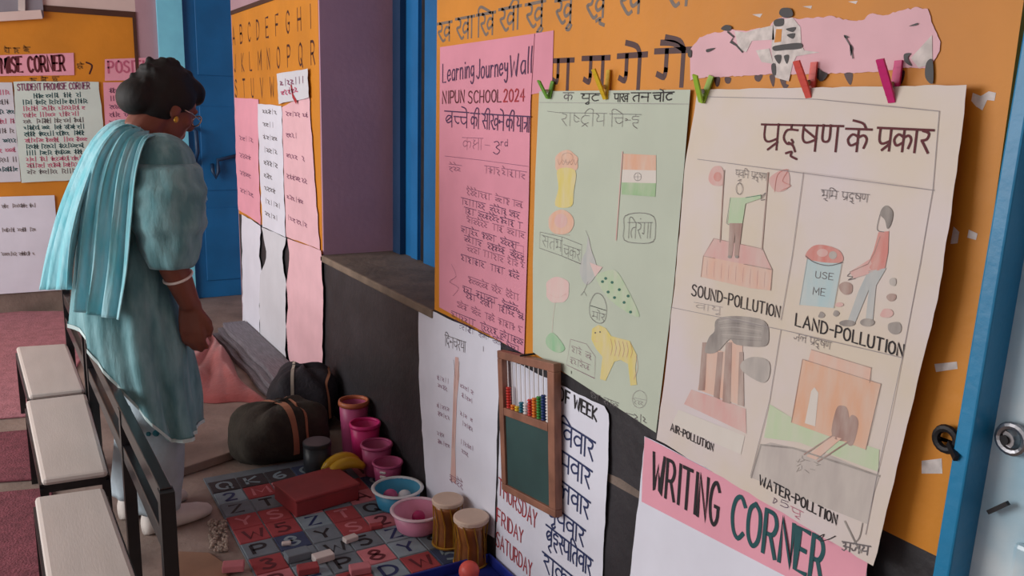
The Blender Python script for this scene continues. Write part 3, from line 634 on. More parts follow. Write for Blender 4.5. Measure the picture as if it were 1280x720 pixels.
ik.text((838, 538), (891, 564), 9, 'AIR-POLLUTION', .0022, 'ink_black'); ik.build('air_caption', pp); ik = Ink(W, offP); ik.text((868, 386), (902, 392), 8, 'v.a y.u', .0008, 'pencil_light', 'D'); ik.merge(pp); ik = Ink(W, offP)
ik.text((949, 606), (1045, 656), 12, 'WATER-POLLTION', .0026, 'ink_black'); ik.build('water_caption', pp); ik = Ink(W, offP); ik.text((992, 425), (1038, 437), 9, 'j l|pr d.U S N', .0009, 'pencil', 'D'); ik.merge(pp); ik = Ink(W, offP)
ik.stroke(smooth([(967, 622), (971, 626), (966, 629), (968, 623)]), .001, 'ink_purple'); ik.text((975, 632), (985, 636), 8, '5', .001, 'ink_purple'); ik.text((988, 641), (1002, 648), 8, 'p.R', .001, 'ink_rose', 'D')
ik.text((1052, 688), (1086, 694), 11, 'A j y', .0022, 'pencil', 'D'); ik.stroke(smooth([(1022, 672), (1030, 668), (1026, 676), (1036, 674), (1044, 670)]), .0014, 'ink_black')
ik.stroke(smooth([(1056, 652), (1064, 668), (1072, 684), (1076, 690)]), .0034, 'cr_hair'); ik.stroke(smooth([(1078, 654), (1074, 672), (1066, 680)]), .0018, 'cr_hair')
ik.merge(pp)


# national symbols chart
def offG(px, py): return .003+.004*math.sin((px-668)/60.0)**2+.004*max(0, (px-790)/70)**2
gp = sheet('symbols_poster', [(674, 114), (669, 220), (666, 330), (666, 440)], [(863, 112), (855, 210), (842, 360), (820, 541)], W, offG, 'green_paper',
           'pale green chart with drawings of a flag, peacock, lotus and yellow tiger', 'poster', 'drawn charts on the orange wall', nu=20, nv=30)
ik = Ink(W, offG)
ik.stroke([(674, 128), (760, 129), (860, 130)], .0009, 'pencil_light')
ik.text((704, 126), (716, 126), 10, 'k', .0022, 'pencil', 'D'); ik.text((726, 127), (750, 127), 10, 'gh.u T', .0022, 'ink_black', 'D'); ik.text((767, 127), (785, 127), 10, 'p.a kh', .0022, 'ink_black', 'D'); ik.text((789, 127), (812, 127), 11, 't n', .0022, 'ink_black', 'D'); ik.text((816, 127), (841, 126), 11, 'c.o T', .0025, 'ink_black', 'D')
ik.text((700, 157), (757, 158), 16, 'r.a S- Tr.I y', .0011, 'pencil', 'D'); ik.text((762, 158), (800, 159), 16, 'c.i n- h', .0011, 'pencil', 'D'); ik.stroke([(684, 139), (700, 141)], .001, 'pencil')
ik.build('title_lettering', gp)
ik = Ink(W, offG)
ik.ell((708, 203), 15, 15, 'cr_saffron', 0, jit=.1); ik.fill([(697, 212), (719, 213), (717, 240), (714, 258), (694, 257), (698, 235)], 'cr_yellow', 1, True); ik.ell((701, 278), 16, 16, 'cr_saffron', 1, jit=.05); ik.ell((701, 276), 8, 9, 'cr_pink', 2)
for k in range(5): ik.stroke(smooth([(697+k*5, 199+k % 2*3), (699+k*5, 206), (702+k*5, 200)]), .0007, 'cr_brown', 3)
ik.ell((709, 197), 7, 6, 'cr_brown', 3, line=.0007); ik.stroke([(690, 292), (712, 294)], .0008, 'cr_brown', 3)
ik.build('pillar_drawing', gp)
ik = Ink(W, offG)
ik.stroke([(778, 190), (770, 300)], .003, 'cr_pink', 2); ik.fill([(779, 192), (820, 194), (820, 213), (778, 212)], 'cr_saffron', 0); ik.fill([(778, 212), (820, 213), (820, 229), (777, 228)], 'cr_white', 0); ik.fill([(777, 228), (820, 229), (819, 246), (777, 243)], 'cr_flaggreen', 0)
ik.ell((797, 221), 4.5, 5, 'pencil', 2, line=.0008); ik.stroke([(793, 221), (801, 221)], .0006, 'pencil'); ik.stroke([(797, 217), (797, 226)], .0006, 'pencil')
ik.build('flag_drawing', gp)
ik = Ink(W, offG)
ik.fill([(751, 341), (769, 338), (782, 357), (798, 390), (796, 396), (780, 388), (758, 370), (744, 345)], 'cr_peacock', 0, True); ik.fill([(735, 295), (739, 312), (745, 330), (744, 345), (733, 356), (725, 342), (727, 325), (733, 312)], 'cr_steel', 1, True); ik.fill([(737, 328), (753, 334), (744, 346)], 'cr_lotus', 2)
ik.stroke([(735, 295), (732, 288)], .0008, 'pencil'); ik.stroke([(735, 352), (730, 364), (726, 369)], .001, 'pencil'); ik.stroke([(730, 364), (733, 370)], .001, 'pencil')
for x, y in ((757, 348), (765, 353), (774, 362), (768, 372), (780, 378), (788, 390), (760, 365), (753, 352), (785, 370)): ik.ell((x, y), 1.8, 1.8, 'ink_green', 2, 6)
ik.build('peacock_drawing', gp)
ik = Ink(W, offG)
ik.ell((697, 362), 15, 17, 'cr_lotus', 0, 12, jit=.12); ik.stroke([(694, 376), (691, 400), (690, 418)], .001, 'cr_lotus', 1); ik.fill([(684, 420), (691, 416), (700, 425), (706, 436), (698, 441), (687, 436), (682, 428)], 'cr_leaf', 1, True); ik.stroke(smooth([(687, 368), (697, 372), (708, 367)]), .0008, 'cr_pink', 2)
ik.build('lotus_drawing', gp)
ik = Ink(W, offG)
ik.fill([(739, 424), (740, 411), (748, 406), (757, 410), (764, 420), (787, 426), (796, 444), (794, 460), (796, 481), (788, 482), (785, 455), (776, 450), (768, 452), (757, 476), (750, 474), (753, 446), (745, 436)], 'cr_yellow', 0)
for k in range(6): ik.stroke(smooth([(763+k*5, 424+k), (765+k*5, 434+k), (763+k*5, 444+k*.6)]), .0012, 'cr_orange', 2)
ik.stroke(smooth([(795, 445), (797, 460), (792, 474)]), .0012, 'cr_orange', 2); ik.ell((744, 416), 1, 1, 'pencil', 2, 6); ik.ell((750, 415), 1, 1, 'pencil', 2, 6); ik.stroke([(742, 426), (748, 427)], .001, 'cr_orange', 2)
ik.build('tiger_drawing', gp)
ik = Ink(W, offG)
def cell(pts, w=.001, m='pencil'): ik.stroke(pts+[pts[0]], w, m)
cell(smooth([(781, 270), (800, 266), (817, 271), (819, 288), (816, 302), (798, 304), (780, 300), (780, 284)], 3, True), .0012); ik.text((784, 298), (814, 298), 20, 't.i r.m g.a', .0011, 'pencil', 'D')
cell([(675, 290), (702, 296), (727, 306), (726, 330), (702, 320), (674, 310)]); ik.text((677, 308), (702, 315), 14, 's t m.bh'.replace('m.bh', 'bh'), .001, 'pencil', 'D'); ik.text((704, 320), (725, 327), 14, 'c k r', .001, 'pencil', 'D'); ik.stroke([(702, 296), (702, 320)], .001, 'pencil')
cell(smooth([(744, 367), (753, 370), (758, 384), (756, 400), (748, 404), (738, 396), (737, 380)], 3, True), .0011); ik.stroke([(738, 382), (757, 388)], .0014, 'ink_black'); ik.text((740, 398), (756, 402), 9, 'm.o r', .001, 'pencil', 'D')
cell([(713, 424), (733, 430), (744, 446), (743, 473), (708, 456)], .0008, 'ink_plum'); ik.scrib((714, 440), (738, 450), 8, .0008, 'ink_plum'); ik.scrib((712, 454), (742, 466), 8, .0008, 'ink_plum')
ik.stroke([(714, 467), (714, 464)], .002, 'ink_black')
ik.scrib((738, 497), (780, 514), 7, .0014, 'pencil'); ik.stroke([(782, 516), (792, 519)], .0016, 'pencil'); ik.scrib((792, 526), (808, 530), 10, .0015, 'pencil', 'L'); ik.ell((799, 499), 9, 11, 'pencil_light', 2, 8, line=.0008); ik.scrib((791, 505), (806, 508), 8, .0008, 'pencil_light')
ik.merge(gp)

# learning journey poster
def offL(px, py): return .003+.003*math.sin((px-550)/40.0)**2
sheet('pink_sheet', [(655, 44), (654, 120)], [(692, 38), (690, 113)], W, .0016, 'pink_paper', 'small bare pink sheet showing behind the right edge of the learning journey poster', 'paper sheet', nu=4, nv=6)
lp = sheet('learning_poster', [(550, 59), (549, 200), (549, 384)], [(668, 42), (663, 130), (661, 250), (655, 443)], W, offL, 'pink_paper', 'tall pink poster of handwritten lines headed with a learning journey title', 'poster', nu=16, nv=28)
ik = Ink(W, offL)
ik.text((553, 103), (592, 96), 23, 'Learning', .004, 'ink_purple', h1=23); ik.text((595, 99), (634, 93), 24, 'Journey', .004, 'ink_purple'); ik.text((637, 97), (664, 90), 27, 'Wall', .004, 'ink_purple')
ik.text((553, 129), (580, 128), 15, 'NIPUN', .0042, 'ink_maroon'); ik.text((585, 129), (626, 127), 15, 'SCHOOL', .0036, 'ink_maroon'); ik.text((629, 127), (655, 126), 15, '2024', .004, 'ink_red')
ik.text((556, 158), (585, 160), 19, 'b c- c.e', .0036, 'ink_purple', 'D'); ik.text((588, 160), (599, 161), 19, 'k.I', .0036, 'ink_purple', 'D'); ik.text((602, 161), (630, 163), 19, 's.I kh n.e', .0036, 'ink_purple', 'D'); ik.text((632, 163), (643, 164), 19, 'k.I', .0036, 'ink_purple', 'D'); ik.text((645, 164), (662, 165), 19, 'y.a tr.a', .0034, 'ink_purple', 'D')
ik.build('title_lettering', lp)
ik = Ink(W, offL)
ik.text((578, 187), (603, 188), 15, 'k kS.a', .0014, 'ink_plum', 'D'); ik.stroke([(606, 181), (612, 182)], .0014, 'ink_plum'); ik.text((616, 192), (624, 193), 16, '3', .002, 'ink_purple'); ik.text((626, 182), (634, 183), 9, 'rd', .0016, 'ink_purple')
ik.stroke([(556, 195), (600, 200), (660, 208)], .0013, 'ink_plum'); ik.scrib((561, 214), (577, 216), 9, .0016, 'ink_plum'); ik.scrib((605, 216), (658, 224), 9, .0016, 'ink_plum')
for i in range(15):
    x0 = (583, 576, 580)[i % 3]+ (0 if i < 9 else 2)-(14 if i in (12, 13, 14) else 0); y0 = 243+i*11.8+(4 if i in (9, 10) else 0); sl = .24+i*.012
    if i == 8: continue
    ik.scrib((x0, y0), (x0+(657-x0)*random.uniform(.93, .99), y0+(656-x0)*sl), 8, .0016, 'ink_purple' if i % 3 else 'ink_plum')
ik.stroke(smooth([(564, 330), (570, 345), (562, 352), (573, 360), (566, 370)]), .001, 'ink_plum')
cell([(641, 305), (654, 308), (654, 325), (641, 321)], .0012, 'ink_plum')
ik.merge(lp)

# lower row: tree chart, days chart, writing corner
def offT(px, py): return .004+.012*max(0, (560-px)/40)*max(0, (py-500)/120)+.002*math.sin(px/17.0)
tpo = sheet('tree_poster', [(523, 381), (524, 480), (529, 560), (534, 628)], [(626, 428), (622, 520), (620, 600), (618, 672)], W, offT, 'white_paper', 'white chart with a pale brown stem drawn down its middle, left of the abacus', 'poster', nu=14, nv=22, rag=.5)
ik = Ink(W, offT)
ik.text((556, 432), (582, 441), 13, 'd.i n c r y.a', .0022, 'pencil', 'D'); ik.build('title_lettering', tpo)
ik = Ink(W, offT)
ik.fill([(569, 446), (573, 447), (574, 470), (571, 500), (569, 560), (570, 605), (563, 600), (565, 540), (567, 480)], 'cr_pink', 0); ik.stroke([(574, 452), (572, 475)], .0016, 'cr_brown', 2); ik.stroke(smooth([(569, 470), (567, 520), (566, 560)]), .0016, 'cr_brown', 2); ik.stroke([(567, 450), (569, 472)], .0016, 'pencil', 2)
ik.build('stem_drawing', tpo)
ik = Ink(W, offT)
for k in range(3):
    y = 474+k*35
    ik.scrib((546, y), (562, y+6), 6, .0016, 'ink_plum', 'L'); ik.scrib((547, y+10), (561, y+16), 6, .0016, 'ink_plum', 'L'); ik.scrib((575, y+10), (592, y+20), 6, .0016, 'ink_plum', 'L'); ik.scrib((577, y+22), (591, y+31), 6, .0016, 'ink_plum', 'L')
ik.scrib((562, 602), (578, 612), 9, .002, 'ink_plum'); ik.stroke([(604, 433), (604, 439)], .002, 'pencil')
ik.merge(tpo)

def offD(px, py): return .004+.006*max(0, (px-735)/30)**2+.002*math.sin(py/30.0)
dp = sheet('days_poster', [(630, 446), (624, 560), (621, 640), (618, 760)], [(755, 508), (762, 520), (758, 620), (752, 730), (750, 800)], W, offD, 'white_paper', 'white chart of the days of the week in red and navy writing, behind the abacus', 'poster', nu=16, nv=26, rag=.6)
ik = Ink(W, offD)
ik.text((699, 499), (745, 526), 15.5, 'OF WEEK', .0052, 'ink_black'); ik.build('title_lettering', dp)
ik = Ink(W, offD)
for p0, p1, h, t in (((690, 544), (742, 577), 24, 'r v.i v.a r'), ((682, 573), (738, 612), 23, 's.o m v.a r'), ((676, 604), (736, 650), 22, 'm.m g l v.a r'), ((684, 648), (730, 684), 21, 'b.u dh v.a r'), ((682, 678), (739, 722), 22, 'b.R h s- p t.i v.a r'), ((678, 712), (738, 762), 22, 'sh.u kr v.a r')):
    ik.text(p0, p1, h, t, .0052, 'ink_navy', 'D')
ik.build('hindi_lettering', dp)
ik = Ink(W, offD)
ik.text((623, 617), (670, 661), 20, 'THURSDAY', .0042, 'ink_red'); ik.text((621, 652), (653, 680), 17, 'FRIDAY', .0042, 'ink_red'); ik.text((620, 682), (664, 722), 18, 'SATURDAY', .0042, 'ink_red'); ik.merge(dp)

def offC(px, py): return .004+.05*max(0, (py-620)/130)**2*.5+.003*math.sin(px/40.0)**2+.012*max(0, (px-960)/130)**2
wc = sheet('writing_poster', [(806, 545), (800, 610), (793, 670), (786, 730), (782, 790)], [(1086, 690), (1082, 730), (1070, 800), (1065, 850), (1060, 900)], W, offC, 'white_paper', 'white sheet with a pink heading strip lettered WRITING CORNER', 'poster', nu=24, nv=20, rag=.6)
sheet('heading_strip', [(806, 546), (803, 590), (802, 627)], [(1086, 691), (1081, 730), (1078, 770)], W, lambda a, b: offC(a, b)+.0012, 'pink_paper_bright', parent=wc, nu=24, nv=8)
ik = Ink(W, lambda a, b: offC(a, b)+.0012)
ik.text((814, 611), (896, 658), 45, 'WRITING', .0075, 'ink_black', h1=53); ik.text((913, 668), (1026, 728), 52, 'CORNER', .0085, 'ink_teal', h1=52); ik.build('heading_lettering', wc)

# far stretch of the wall, three upper and three lower sheets
g1 = 'paper sheets hung below the painted alphabet'
def far(name, L, R, m, label, off=.004, rag=.6, nv=18): return sheet(name, L, R, W, off, m, label, 'paper sheet', g1, nu=6, nv=nv, rag=rag)
s1 = far('pink_sheet', [(293, 122), (295, 200), (298, 262)], [(323, 124), (323, 200), (326, 281)], 'pink_paper_bright', 'narrow pink sheet at the far left of the upper row, next to the blue door')
s2 = far('white_sheet', [(322, 130), (325, 220), (328, 283)], [(352, 132), (354, 220), (357, 296)], 'white_paper', 'narrow white sheet with grey writing between two pink sheets', .008)
s3 = far('pink_sheet', [(352, 134), (355, 220), (358, 296)], [(386, 116), (393, 220), (400, 312)], 'pale_pink_paper', 'tall pink sheet with faint writing, its top under a small white paper', .006)
s4 = far('picture_sheet', [(346, 92), (348, 130)], [(384, 86), (386, 122)], 'grey_paper', 'small white paper with a pink pattern and a red mark, on the alphabet wall', .013, nv=6)
ik = Ink(W, .013); ik.scrib((350, 108), (381, 103), 8, .006, 'ink_plum', 'L'); ik.scrib((351, 120), (382, 113), 8, .006, 'ink_rose', 'L'); ik.stroke([(364, 108), (366, 120), (370, 127)], .02, 'ink_red'); ik.merge(s4)
for s, x0, x1, y0, y1, n, o in ((s1, 299, 318, 175, 262, 4, .004), (s2, 328, 349, 142, 285, 9, .008), (s3, 357, 384, 145, 300, 6, .006)):
    ik = Ink(W, o)
    for i in range(n):
        y = y0+(y1-y0)*i/n; f = (y-120)/(x0+.0); e = x1-random.uniform(0, 8)
        ik.scrib((x0+i*.4, y), (e+i*.4, y+(e-x0)*(y-120)/x0), 6.5, .004, 'pencil' if s is s2 else 'ink_plum', 'L')
    ik.merge(s)
s5 = far('white_sheet', [(302, 268), (303, 340), (303, 404)], [(326, 282), (324, 318), (327, 346), (324, 380), (325, 420)], 'white_paper', 'white sheet beside the blue door, leftmost of the lower row', .01)
s6 = far('white_sheet', [(327, 284), (334, 318), (325, 345), (324, 380), (325, 421)], [(358, 297), (352, 320), (357, 352), (360, 380), (356, 432), (359, 455)], 'grey_paper', 'plain white sheet in the middle of the lower row, notched at both edges', .012)
s7 = far('pink_sheet', [(359, 298), (362, 325), (357, 362), (357, 400), (360, 440), (363, 455)], [(401, 313), (404, 370), (403, 430), (403, 479)], 'pale_pink_paper', 'blank pale pink sheet at the right of the lower row, by the window sill', .012)

# ================================================================== charts on the back wall
g2 = 'charts on the back wall'
st = sheet('heading_strip', [(-90, 72), (-90, 96)], [(92, 66), (93, 94)], B, .006, 'pink_paper_bright', 'pink heading strip lettered MISE CORNER high on the back wall', 'sign', g2, nu=8, nv=4)
ik = Ink(B, .006); ik.text((-26, 94), (-3, 93), 19, 'PRO', .012, 'ink_maroon'); ik.text((2, 91), (28, 90), 19, 'MISE', .012, 'ink_maroon'); ik.text((36, 90), (81, 88), 19, 'CORNER', .012, 'ink_maroon'); ik.build('heading_lettering', st)
st = sheet('heading_strip', [(131, 74), (131, 101)], [(186, 72), (187, 100)], B, .006, 'pink_paper_bright', 'pink heading strip on the back wall partly hidden by the woman', 'sign', g2, nu=6, nv=4)
ik = Ink(B, .006); ik.text((136, 91), (180, 90), 14, 'POSITI', .011, 'ink_rose'); ik.build('heading_lettering', st)
sp = sheet('promise_poster', [(17, 102), (20, 160), (27, 229)], [(123, 102), (128, 145), (136, 222)], B, .012, 'mint_paper', 'pale green handwritten promise poster on the back wall, left of the woman', 'poster', g2, nu=8, nv=12, rag=.6)
ik = Ink(B, .012); ik.text((22, 113), (112, 111), 8, 'STUDENT PROMISE CORNER', .006, 'ink_plum'); ik.build('title_lettering', sp)
ik = Ink(B, .012)
for i in range(13):
    y = 122+i*7.9; m = ('ink_teal', 'ink_teal', 'ink_rose', 'ink_rose', 'pencil', 'ink_teal', 'ink_teal', 'ink_rose')[i % 8]
    ik.scrib((27+i*.6+(14 if i == 0 else 0), y+1), (113-random.uniform(0, 16)+i*.6, y-1), 6, .0045, m, 'L')
ik.merge(sp)
s = sheet('white_poster', [(-60, 103), (-58, 230)], [(15, 103), (20, 160), (26, 227)], B, .008, 'grey_paper', 'pale written poster cut by the left edge of the photo', 'poster', g2, nu=6, nv=10)
ik = Ink(B, .008)
for i in range(9): ik.scrib((-50, 120+i*12), (16+i*.6, 118+i*12), 6, .0045, ('ink_rose', 'pencil', 'ink_teal')[i % 3], 'L')
ik.merge(s)
s = sheet('pink_poster', [(129, 103), (131, 150), (134, 215)], [(193, 102), (194, 150), (196, 212)], B, .006, 'pink_paper_bright', 'pink poster on the back wall half hidden behind the woman', 'poster', g2, nu=5, nv=8)
ik = Ink(B, .006)
for i in range(6): ik.scrib((137, 116+i*10), (188, 115+i*10), 6, .005, 'ink_plum', 'L')
ik.merge(s)
s = sheet('white_poster', [(-70, 248), (-66, 372)], [(68, 244), (72, 300), (84, 362)], B, .012, 'white_paper', 'large blank white sheet low on the back wall', 'poster', g2, nu=8, nv=10)
ik = Ink(B, .012)
for i in range(3): ik.scrib((2, 260+i*30), (45, 259+i*30), 5, .005, 'pencil_light', 'L')
ik.merge(s)
ik = Ink(B, -.0004)
for x, y in ((6, 63), (17, 63), (30, 62), (97, 83), (38, 101), (52, 100), (66, 99)): ik.scrib((x, y+3), (x+8, y+3), 6, .008, 'paint_brown', 'D', layer=0)
ik.stroke(smooth([(108, 78), (115, 82), (112, 92)]), .010, 'paint_maroon', 0)
ik.merge(wall_b)

# ================================================================== clothes pegs
def peg(px, py, h, m, label, lean, jaw=10):
    J = W(px, py, .010); o = empty('clothes_peg', J, label, 'clothes peg', 'clothes pegs holding the charts')
    base = J+Vector((0, 0, 0))
    for nm, top, sgn in (('peg_arm', Vector((-.030, -.006+lean, h)), -1), ('peg_arm', Vector((.004, -.010+lean, h)), 1)):
        q = MB(); a = base+Vector((sgn*-.0015*-1, 0, 0)); n = 6; pts = []
        for i in range(n+1):
            f = i/n; pts.append(a+top*f+Vector((0, 0, 0)))
        for i in range(n):
            f = i/n; wd = .0115+.002*math.sin(f*3)
            q.bar(pts[i], pts[i+1]+(pts[i+1]-pts[i])*.05, .0035, wd, m, (0, 1, 0)) if False else q.bar(pts[i], pts[i+1]+(pts[i+1]-pts[i])*.05, wd, .0036, m, (1, 0, 0))
        q.build(nm, o)
    q = MB(); c = base+Vector((-.006, lean*.4, h*.42)); q.tube([c+Vector((0, -.006, 0)), c+Vector((0, .006, 0))], .0045, 'steel', 10); q.build('peg_spring', o, smooth=False)
    return o
peg(685, 123, .040, 'pl_clipgreen', 'green clothes peg between the pink poster and the pale green chart', .0)
peg(757, 124, .062, 'pl_yellow', 'yellow clothes peg on the top edge of the pale green chart', .012)
peg(877, 128, .048, 'pl_lime', 'lime green clothes peg on the top left corner of the pollution chart', -.006)
peg(1012, 122, .056, 'pl_coral', 'coral red clothes peg on the top edge of the pollution chart', .012)
peg(1116, 128, .060, 'pl_hot', 'magenta clothes peg near the top right corner of the pollution chart', .012)

# ================================================================== abacus slate
OA = .012
c = W(662, 632, OA)
ab = empty('abacus_slate', (c.x, c.y, c.z), 'wooden abacus frame with coloured beads above a small green slate, hung on the wall', 'abacus')
TLp, TRp, BRp, BLp = W(621, 438, OA+.022), W(692, 455, OA+.022), W(694, 648, OA+.022), W(627, 612, OA+.022)
def AB(u, v, o=0.0):
    a = TLp+(TRp-TLp)*u; b = BLp+(BRp-BLp)*u; p = a+(b-a)*v; return Vector((p.x+o, p.y, p.z))
def abar(name, u0, v0, u1, v1):
    q = MB(); pts = [(u0, v0), (u1, v0), (u1, v1), (u0, v1)]
    q.hexa([AB(u, v, .022) for u, v in pts], [AB(u, v, 0) for u, v in pts], 'wood_brown'); q.build(name, ab, bevel=.002)
abar('frame_rail', 0, 0, 1, .055); abar('frame_rail', .09, .395, .885, .45); abar('frame_rail', 0, .95, 1, 1)
abar('frame_stile', 0, .055, .085, .95); abar('frame_stile', .89, .055, 1, .95)
q = MB(); pts = [(.085, .45), (.89, .45), (.89, .95), (.085, .95)]; q.hexa([AB(u, v, .018) for u, v in pts], [AB(u, v, .007) for u, v in pts], 'slate_green'); q.build('slate_board', ab)
q = MB(); a = AB(.5, -.01, .02); q.tube([a+Vector((-.03, 0, 0)), a+Vector((.03, 0, 0))], .003, 'iron', 8); q.build('nail', ab)
bh = .0125
cols = [('pl_red', 8), ('pl_orange', 2), ('pl_yellow', 2), ('pl_teal', 4), ('pl_white', 4), ('pl_red', 6), ('pl_orange', 7), ('pl_green', 8), ('pl_navy', 9), ('pl_white', 9)]
nb = 0
for k, (m, n) in enumerate(cols):
    u = .135+.71*k/9; a, b = AB(u, .05, .011), AB(u, .4, .011); q = MB(); q.tube([a, b], .0018, 'pl_white', 6); q.build('rod', ab)
    L = (b-a).length; d = (b-a)/L; hb = L*.055
    for i in range(n):
        c0 = b-d*(hb*(i+.5)); q = MB(); prof = [(0, -hb*.48), (.005, -hb*.42), (.0072, -hb*.1), (.0072, hb*.1), (.005, hb*.42), (0, hb*.48)]
        q.lathe(prof, c0, m, 10); o = q.build('bead', ab, smooth=True)

# ================================================================== benches
def bench(label, seats, rail, rail_lo, posts, zs):
    pts = [p for s in seats for p in s]; c = sum(pts, Vector((0, 0, 0)))/len(pts)
    o = empty('school_bench', (c.x, c.y, 0), label, 'bench', 'benches in a row left of the woman')
    for s in seats:
        q = MB(); q.hexa([p-Vector((0, 0, .022)) for p in s], list(s), 'bench_top'); q.build('seat', o, bevel=.012)
        q = MB(); cs = sum(s, Vector((0, 0, 0)))/4; a, b, cc, d = [p.lerp(cs, .06)-Vector((0, 0, .034)) for p in s]
        for e, f in ((a, b), (b, cc), (cc, d), (d, a)): q.bar(e, f, .022, .022, 'bench_black')
        q.build('seat_frame', o)
        for p in (a, b, cc, d):
            q = MB(); q.bar(Vector((p.x, p.y, 0)), p, .022, .022, 'bench_black'); q.build('leg', o)
    for e, f in (rail, rail_lo):
        q = MB(); q.bar(e, f, .026, .044, 'bench_black'); q.build('back_rail', o, bevel=.002)
    for e, f in posts:
        q = MB(); q.bar(e, f, .03, .036, 'bench_black'); q.build('post', o)
    return o
ZS, ZRL, ZLO = .30, .52, .40
S3 = [F(60, 735, ZS), F(176, 735, ZS), F(130, 608, ZS), F(43, 620, ZS)]
S2 = [F(52, 600, ZS), F(135, 588, ZS), F(108, 491, ZS), F(32, 500, ZS)]
S1 = [F(36, 494, ZS), F(106, 486, ZS), F(84, 429, ZS), F(20, 433, ZS)]
R0, R1 = F(208, 622, ZRL-.018), F(112, 430, ZRL-.018)
def along(t, z): p = R0+(R1-R0)*t; return Vector((p.x, p.y, z))
bench('black framed bench with two pale seat boards and a low back rail, nearest the camera', [S3, S2], (R0, R1), (along(0, ZLO), along(1, ZLO)),
      [(along(0, 0), along(0, ZRL)), (along(.42, 0), along(.42, ZRL)), (along(1, 0), along(1, ZRL))], ZS)
K0, K1 = along(1.08, ZRL-.018), along(1.6, ZRL-.018)
bench('black framed bench with one pale seat board, farthest of the row', [S1], (K0, K1), (along(1.08, ZLO), along(1.6, ZLO)), [(along(1.08, 0), along(1.08, ZRL)), (along(1.6, 0), along(1.6, ZRL+.02))], ZS)

# red mats left of the benches
def mat_on_floor(name, pts, z, m, label, cat, group=None):
    q = MB(); c = sum(pts, Vector((0, 0, 0)))/4; q.hexa([Vector((p.x, p.y, .001)) for p in pts], [Vector((p.x, p.y, z)) for p in pts], m)
    o = q.build(name, loc=(c.x, c.y, 0), bevel=.006); tag(o, label, cat, group); return o
mat_on_floor('floor_mat', [F(-60, 530), F(58, 520), F(140, 391), F(-60, 391)], .012, 'pink_carpet', 'large faded pink mat between the benches and the back wall', 'floor mat', 'red mats on the floor')
mat_on_floor('floor_mat', [F(-90, 610), F(62, 600), F(58, 538), F(-60, 548)], .012, 'red_carpet', 'dark red mat at the left edge beside the middle seat board', 'floor mat', 'red mats on the floor')
mat_on_floor('floor_mat', [F(-90, 790), F(110, 790), F(64, 612), F(-60, 624)], .012, 'red_carpet', 'dark red mat in the bottom left corner beside the nearest seat board', 'floor mat', 'red mats on the floor')

# ================================================================== things on the floor along the wall
# letter mat
mx0, mx1, my0, my1, tp_ = -.63, -.035, 1.75, 3.02, .099
q = MB(); q.box(mx0, mx1, my0, my1, .001, .006, 'tile_grey'); lm = q.build('letter_mat', loc=((mx0+mx1)/2, (my0+my1)/2, 0)); tag(lm, 'worn play mat of red, navy and grey letter squares on the floor', 'play mat')
rr = random.Random(11); chars = 'QBSNWKE2R56PMHZG8A3TUY4D'
pal = [('tile_red', 'ink_maroon'), ('tile_pink', 'ink_maroon'), ('tile_navy', 'tile_sky'), ('tile_sky', 'ink_navy'), ('tile_grey', 'ink_black'), ('tile_red', 'tile_pink')]
nx, ny = 6, 12
for j in range(ny):
    for i in range(nx):
        x, y = mx0+.004+i*tp_, my1-.05-(j+1)*tp_
        if y < my0: continue
        if j < 1 and i < 3: a = ('tile_dark', 'tile_sky')
        else: a = pal[(i*2+j+rr.randint(0, 2)) % 6] if rr.random() < .75 else ('tile_grey', 'ink_black')
        q = MB(); q.hexa([(x, y, .006), (x+tp_*.96, y, .006), (x+tp_*.96, y+tp_*.96, .006), (x, y+tp_*.96, .006)], [(x+.002, y+.002, .0095), (x+tp_*.96-.002, y+.002, .0095), (x+tp_*.96-.002, y+tp_*.96-.002, .0095), (x+.002, y+tp_*.96-.002, .0095)], a[0])
        ch = chars[(i*5+j*7) % len(chars)]
        for s in strokes(LAT[ch]):
            P = [Vector((x+tp_*.24+p[0]*tp_*.082, y+tp_*.18+p[1]*tp_*.058, .0102)) for p in s]
            vs = []
            for k, p in enumerate(P):
                t = (P[min(k+1, len(P)-1)]-P[max(k-1, 0)]).normalized(); sd = Vector((-t.y, t.x, 0))*.0055; vs += [p+sd, p-sd]
            q.add(vs, [(2*k, 2*k+1, 2*k+3, 2*k+2) for k in range(len(P)-1)], a[1])
        q.build('letter_tile', lm)

def bowl(name, px, py, r, h, body, rim, inner, label):
    c = F(px, py, .012); o = empty(name, (c.x, c.y, .0105), label, 'tub', 'plastic tubs of toys')
    q = MB(); q.lathe([(r*.72, 0), (r*.78, h*.08), (r*.95, h*.92), (r*.90, h*.92), (r*.72, h*.1), (0, h*.1)], c+Vector((0, 0, 0)), body); q.build('tub_body', o, smooth=True)
    q = MB(); pts = [(r*.90, h*.9), (r*1.02, h*.9), (r*1.04, h*.95), (r*1.0, h), (r*.92, h), (r*.89, h*.95), (r*.90, h*.9)]; q.lathe(pts, c, rim, 32, cap=False); q.build('rim', o, smooth=True)
    return o, c
CB = F(497, 632, .0105)
o, c = bowl('plastic_tub', 497, 632, .085, .07, 'pl_blue', 'pl_rim', 'pl_blue', 'blue plastic tub with a white rim, on the letter mat by the wall')
CP = F(524, 662, .0105)
o2, c2 = bowl('plastic_tub', 522, 660, .085, .068, 'pl_palepink', 'pl_rimpink', 'pl_pink', 'pink plastic tub with a pale rim beside the two drums')
def toyball(ct, r, m, label, nm='toy_ball'):
    q = MB(); q.ball(ct, r, m); oo = q.build(nm, loc=(ct.x, ct.y, ct.z-r), smooth=True); tag(oo, label, 'toy')
toyball(c+Vector((-.022, .01, .007+.026)), .026, 'pl_pink', 'pink ball lying in the blue plastic tub')
toyball(c+Vector((.022, -.008, .007+.024)), .024, 'pl_rim', 'pale ball lying in the blue plastic tub')
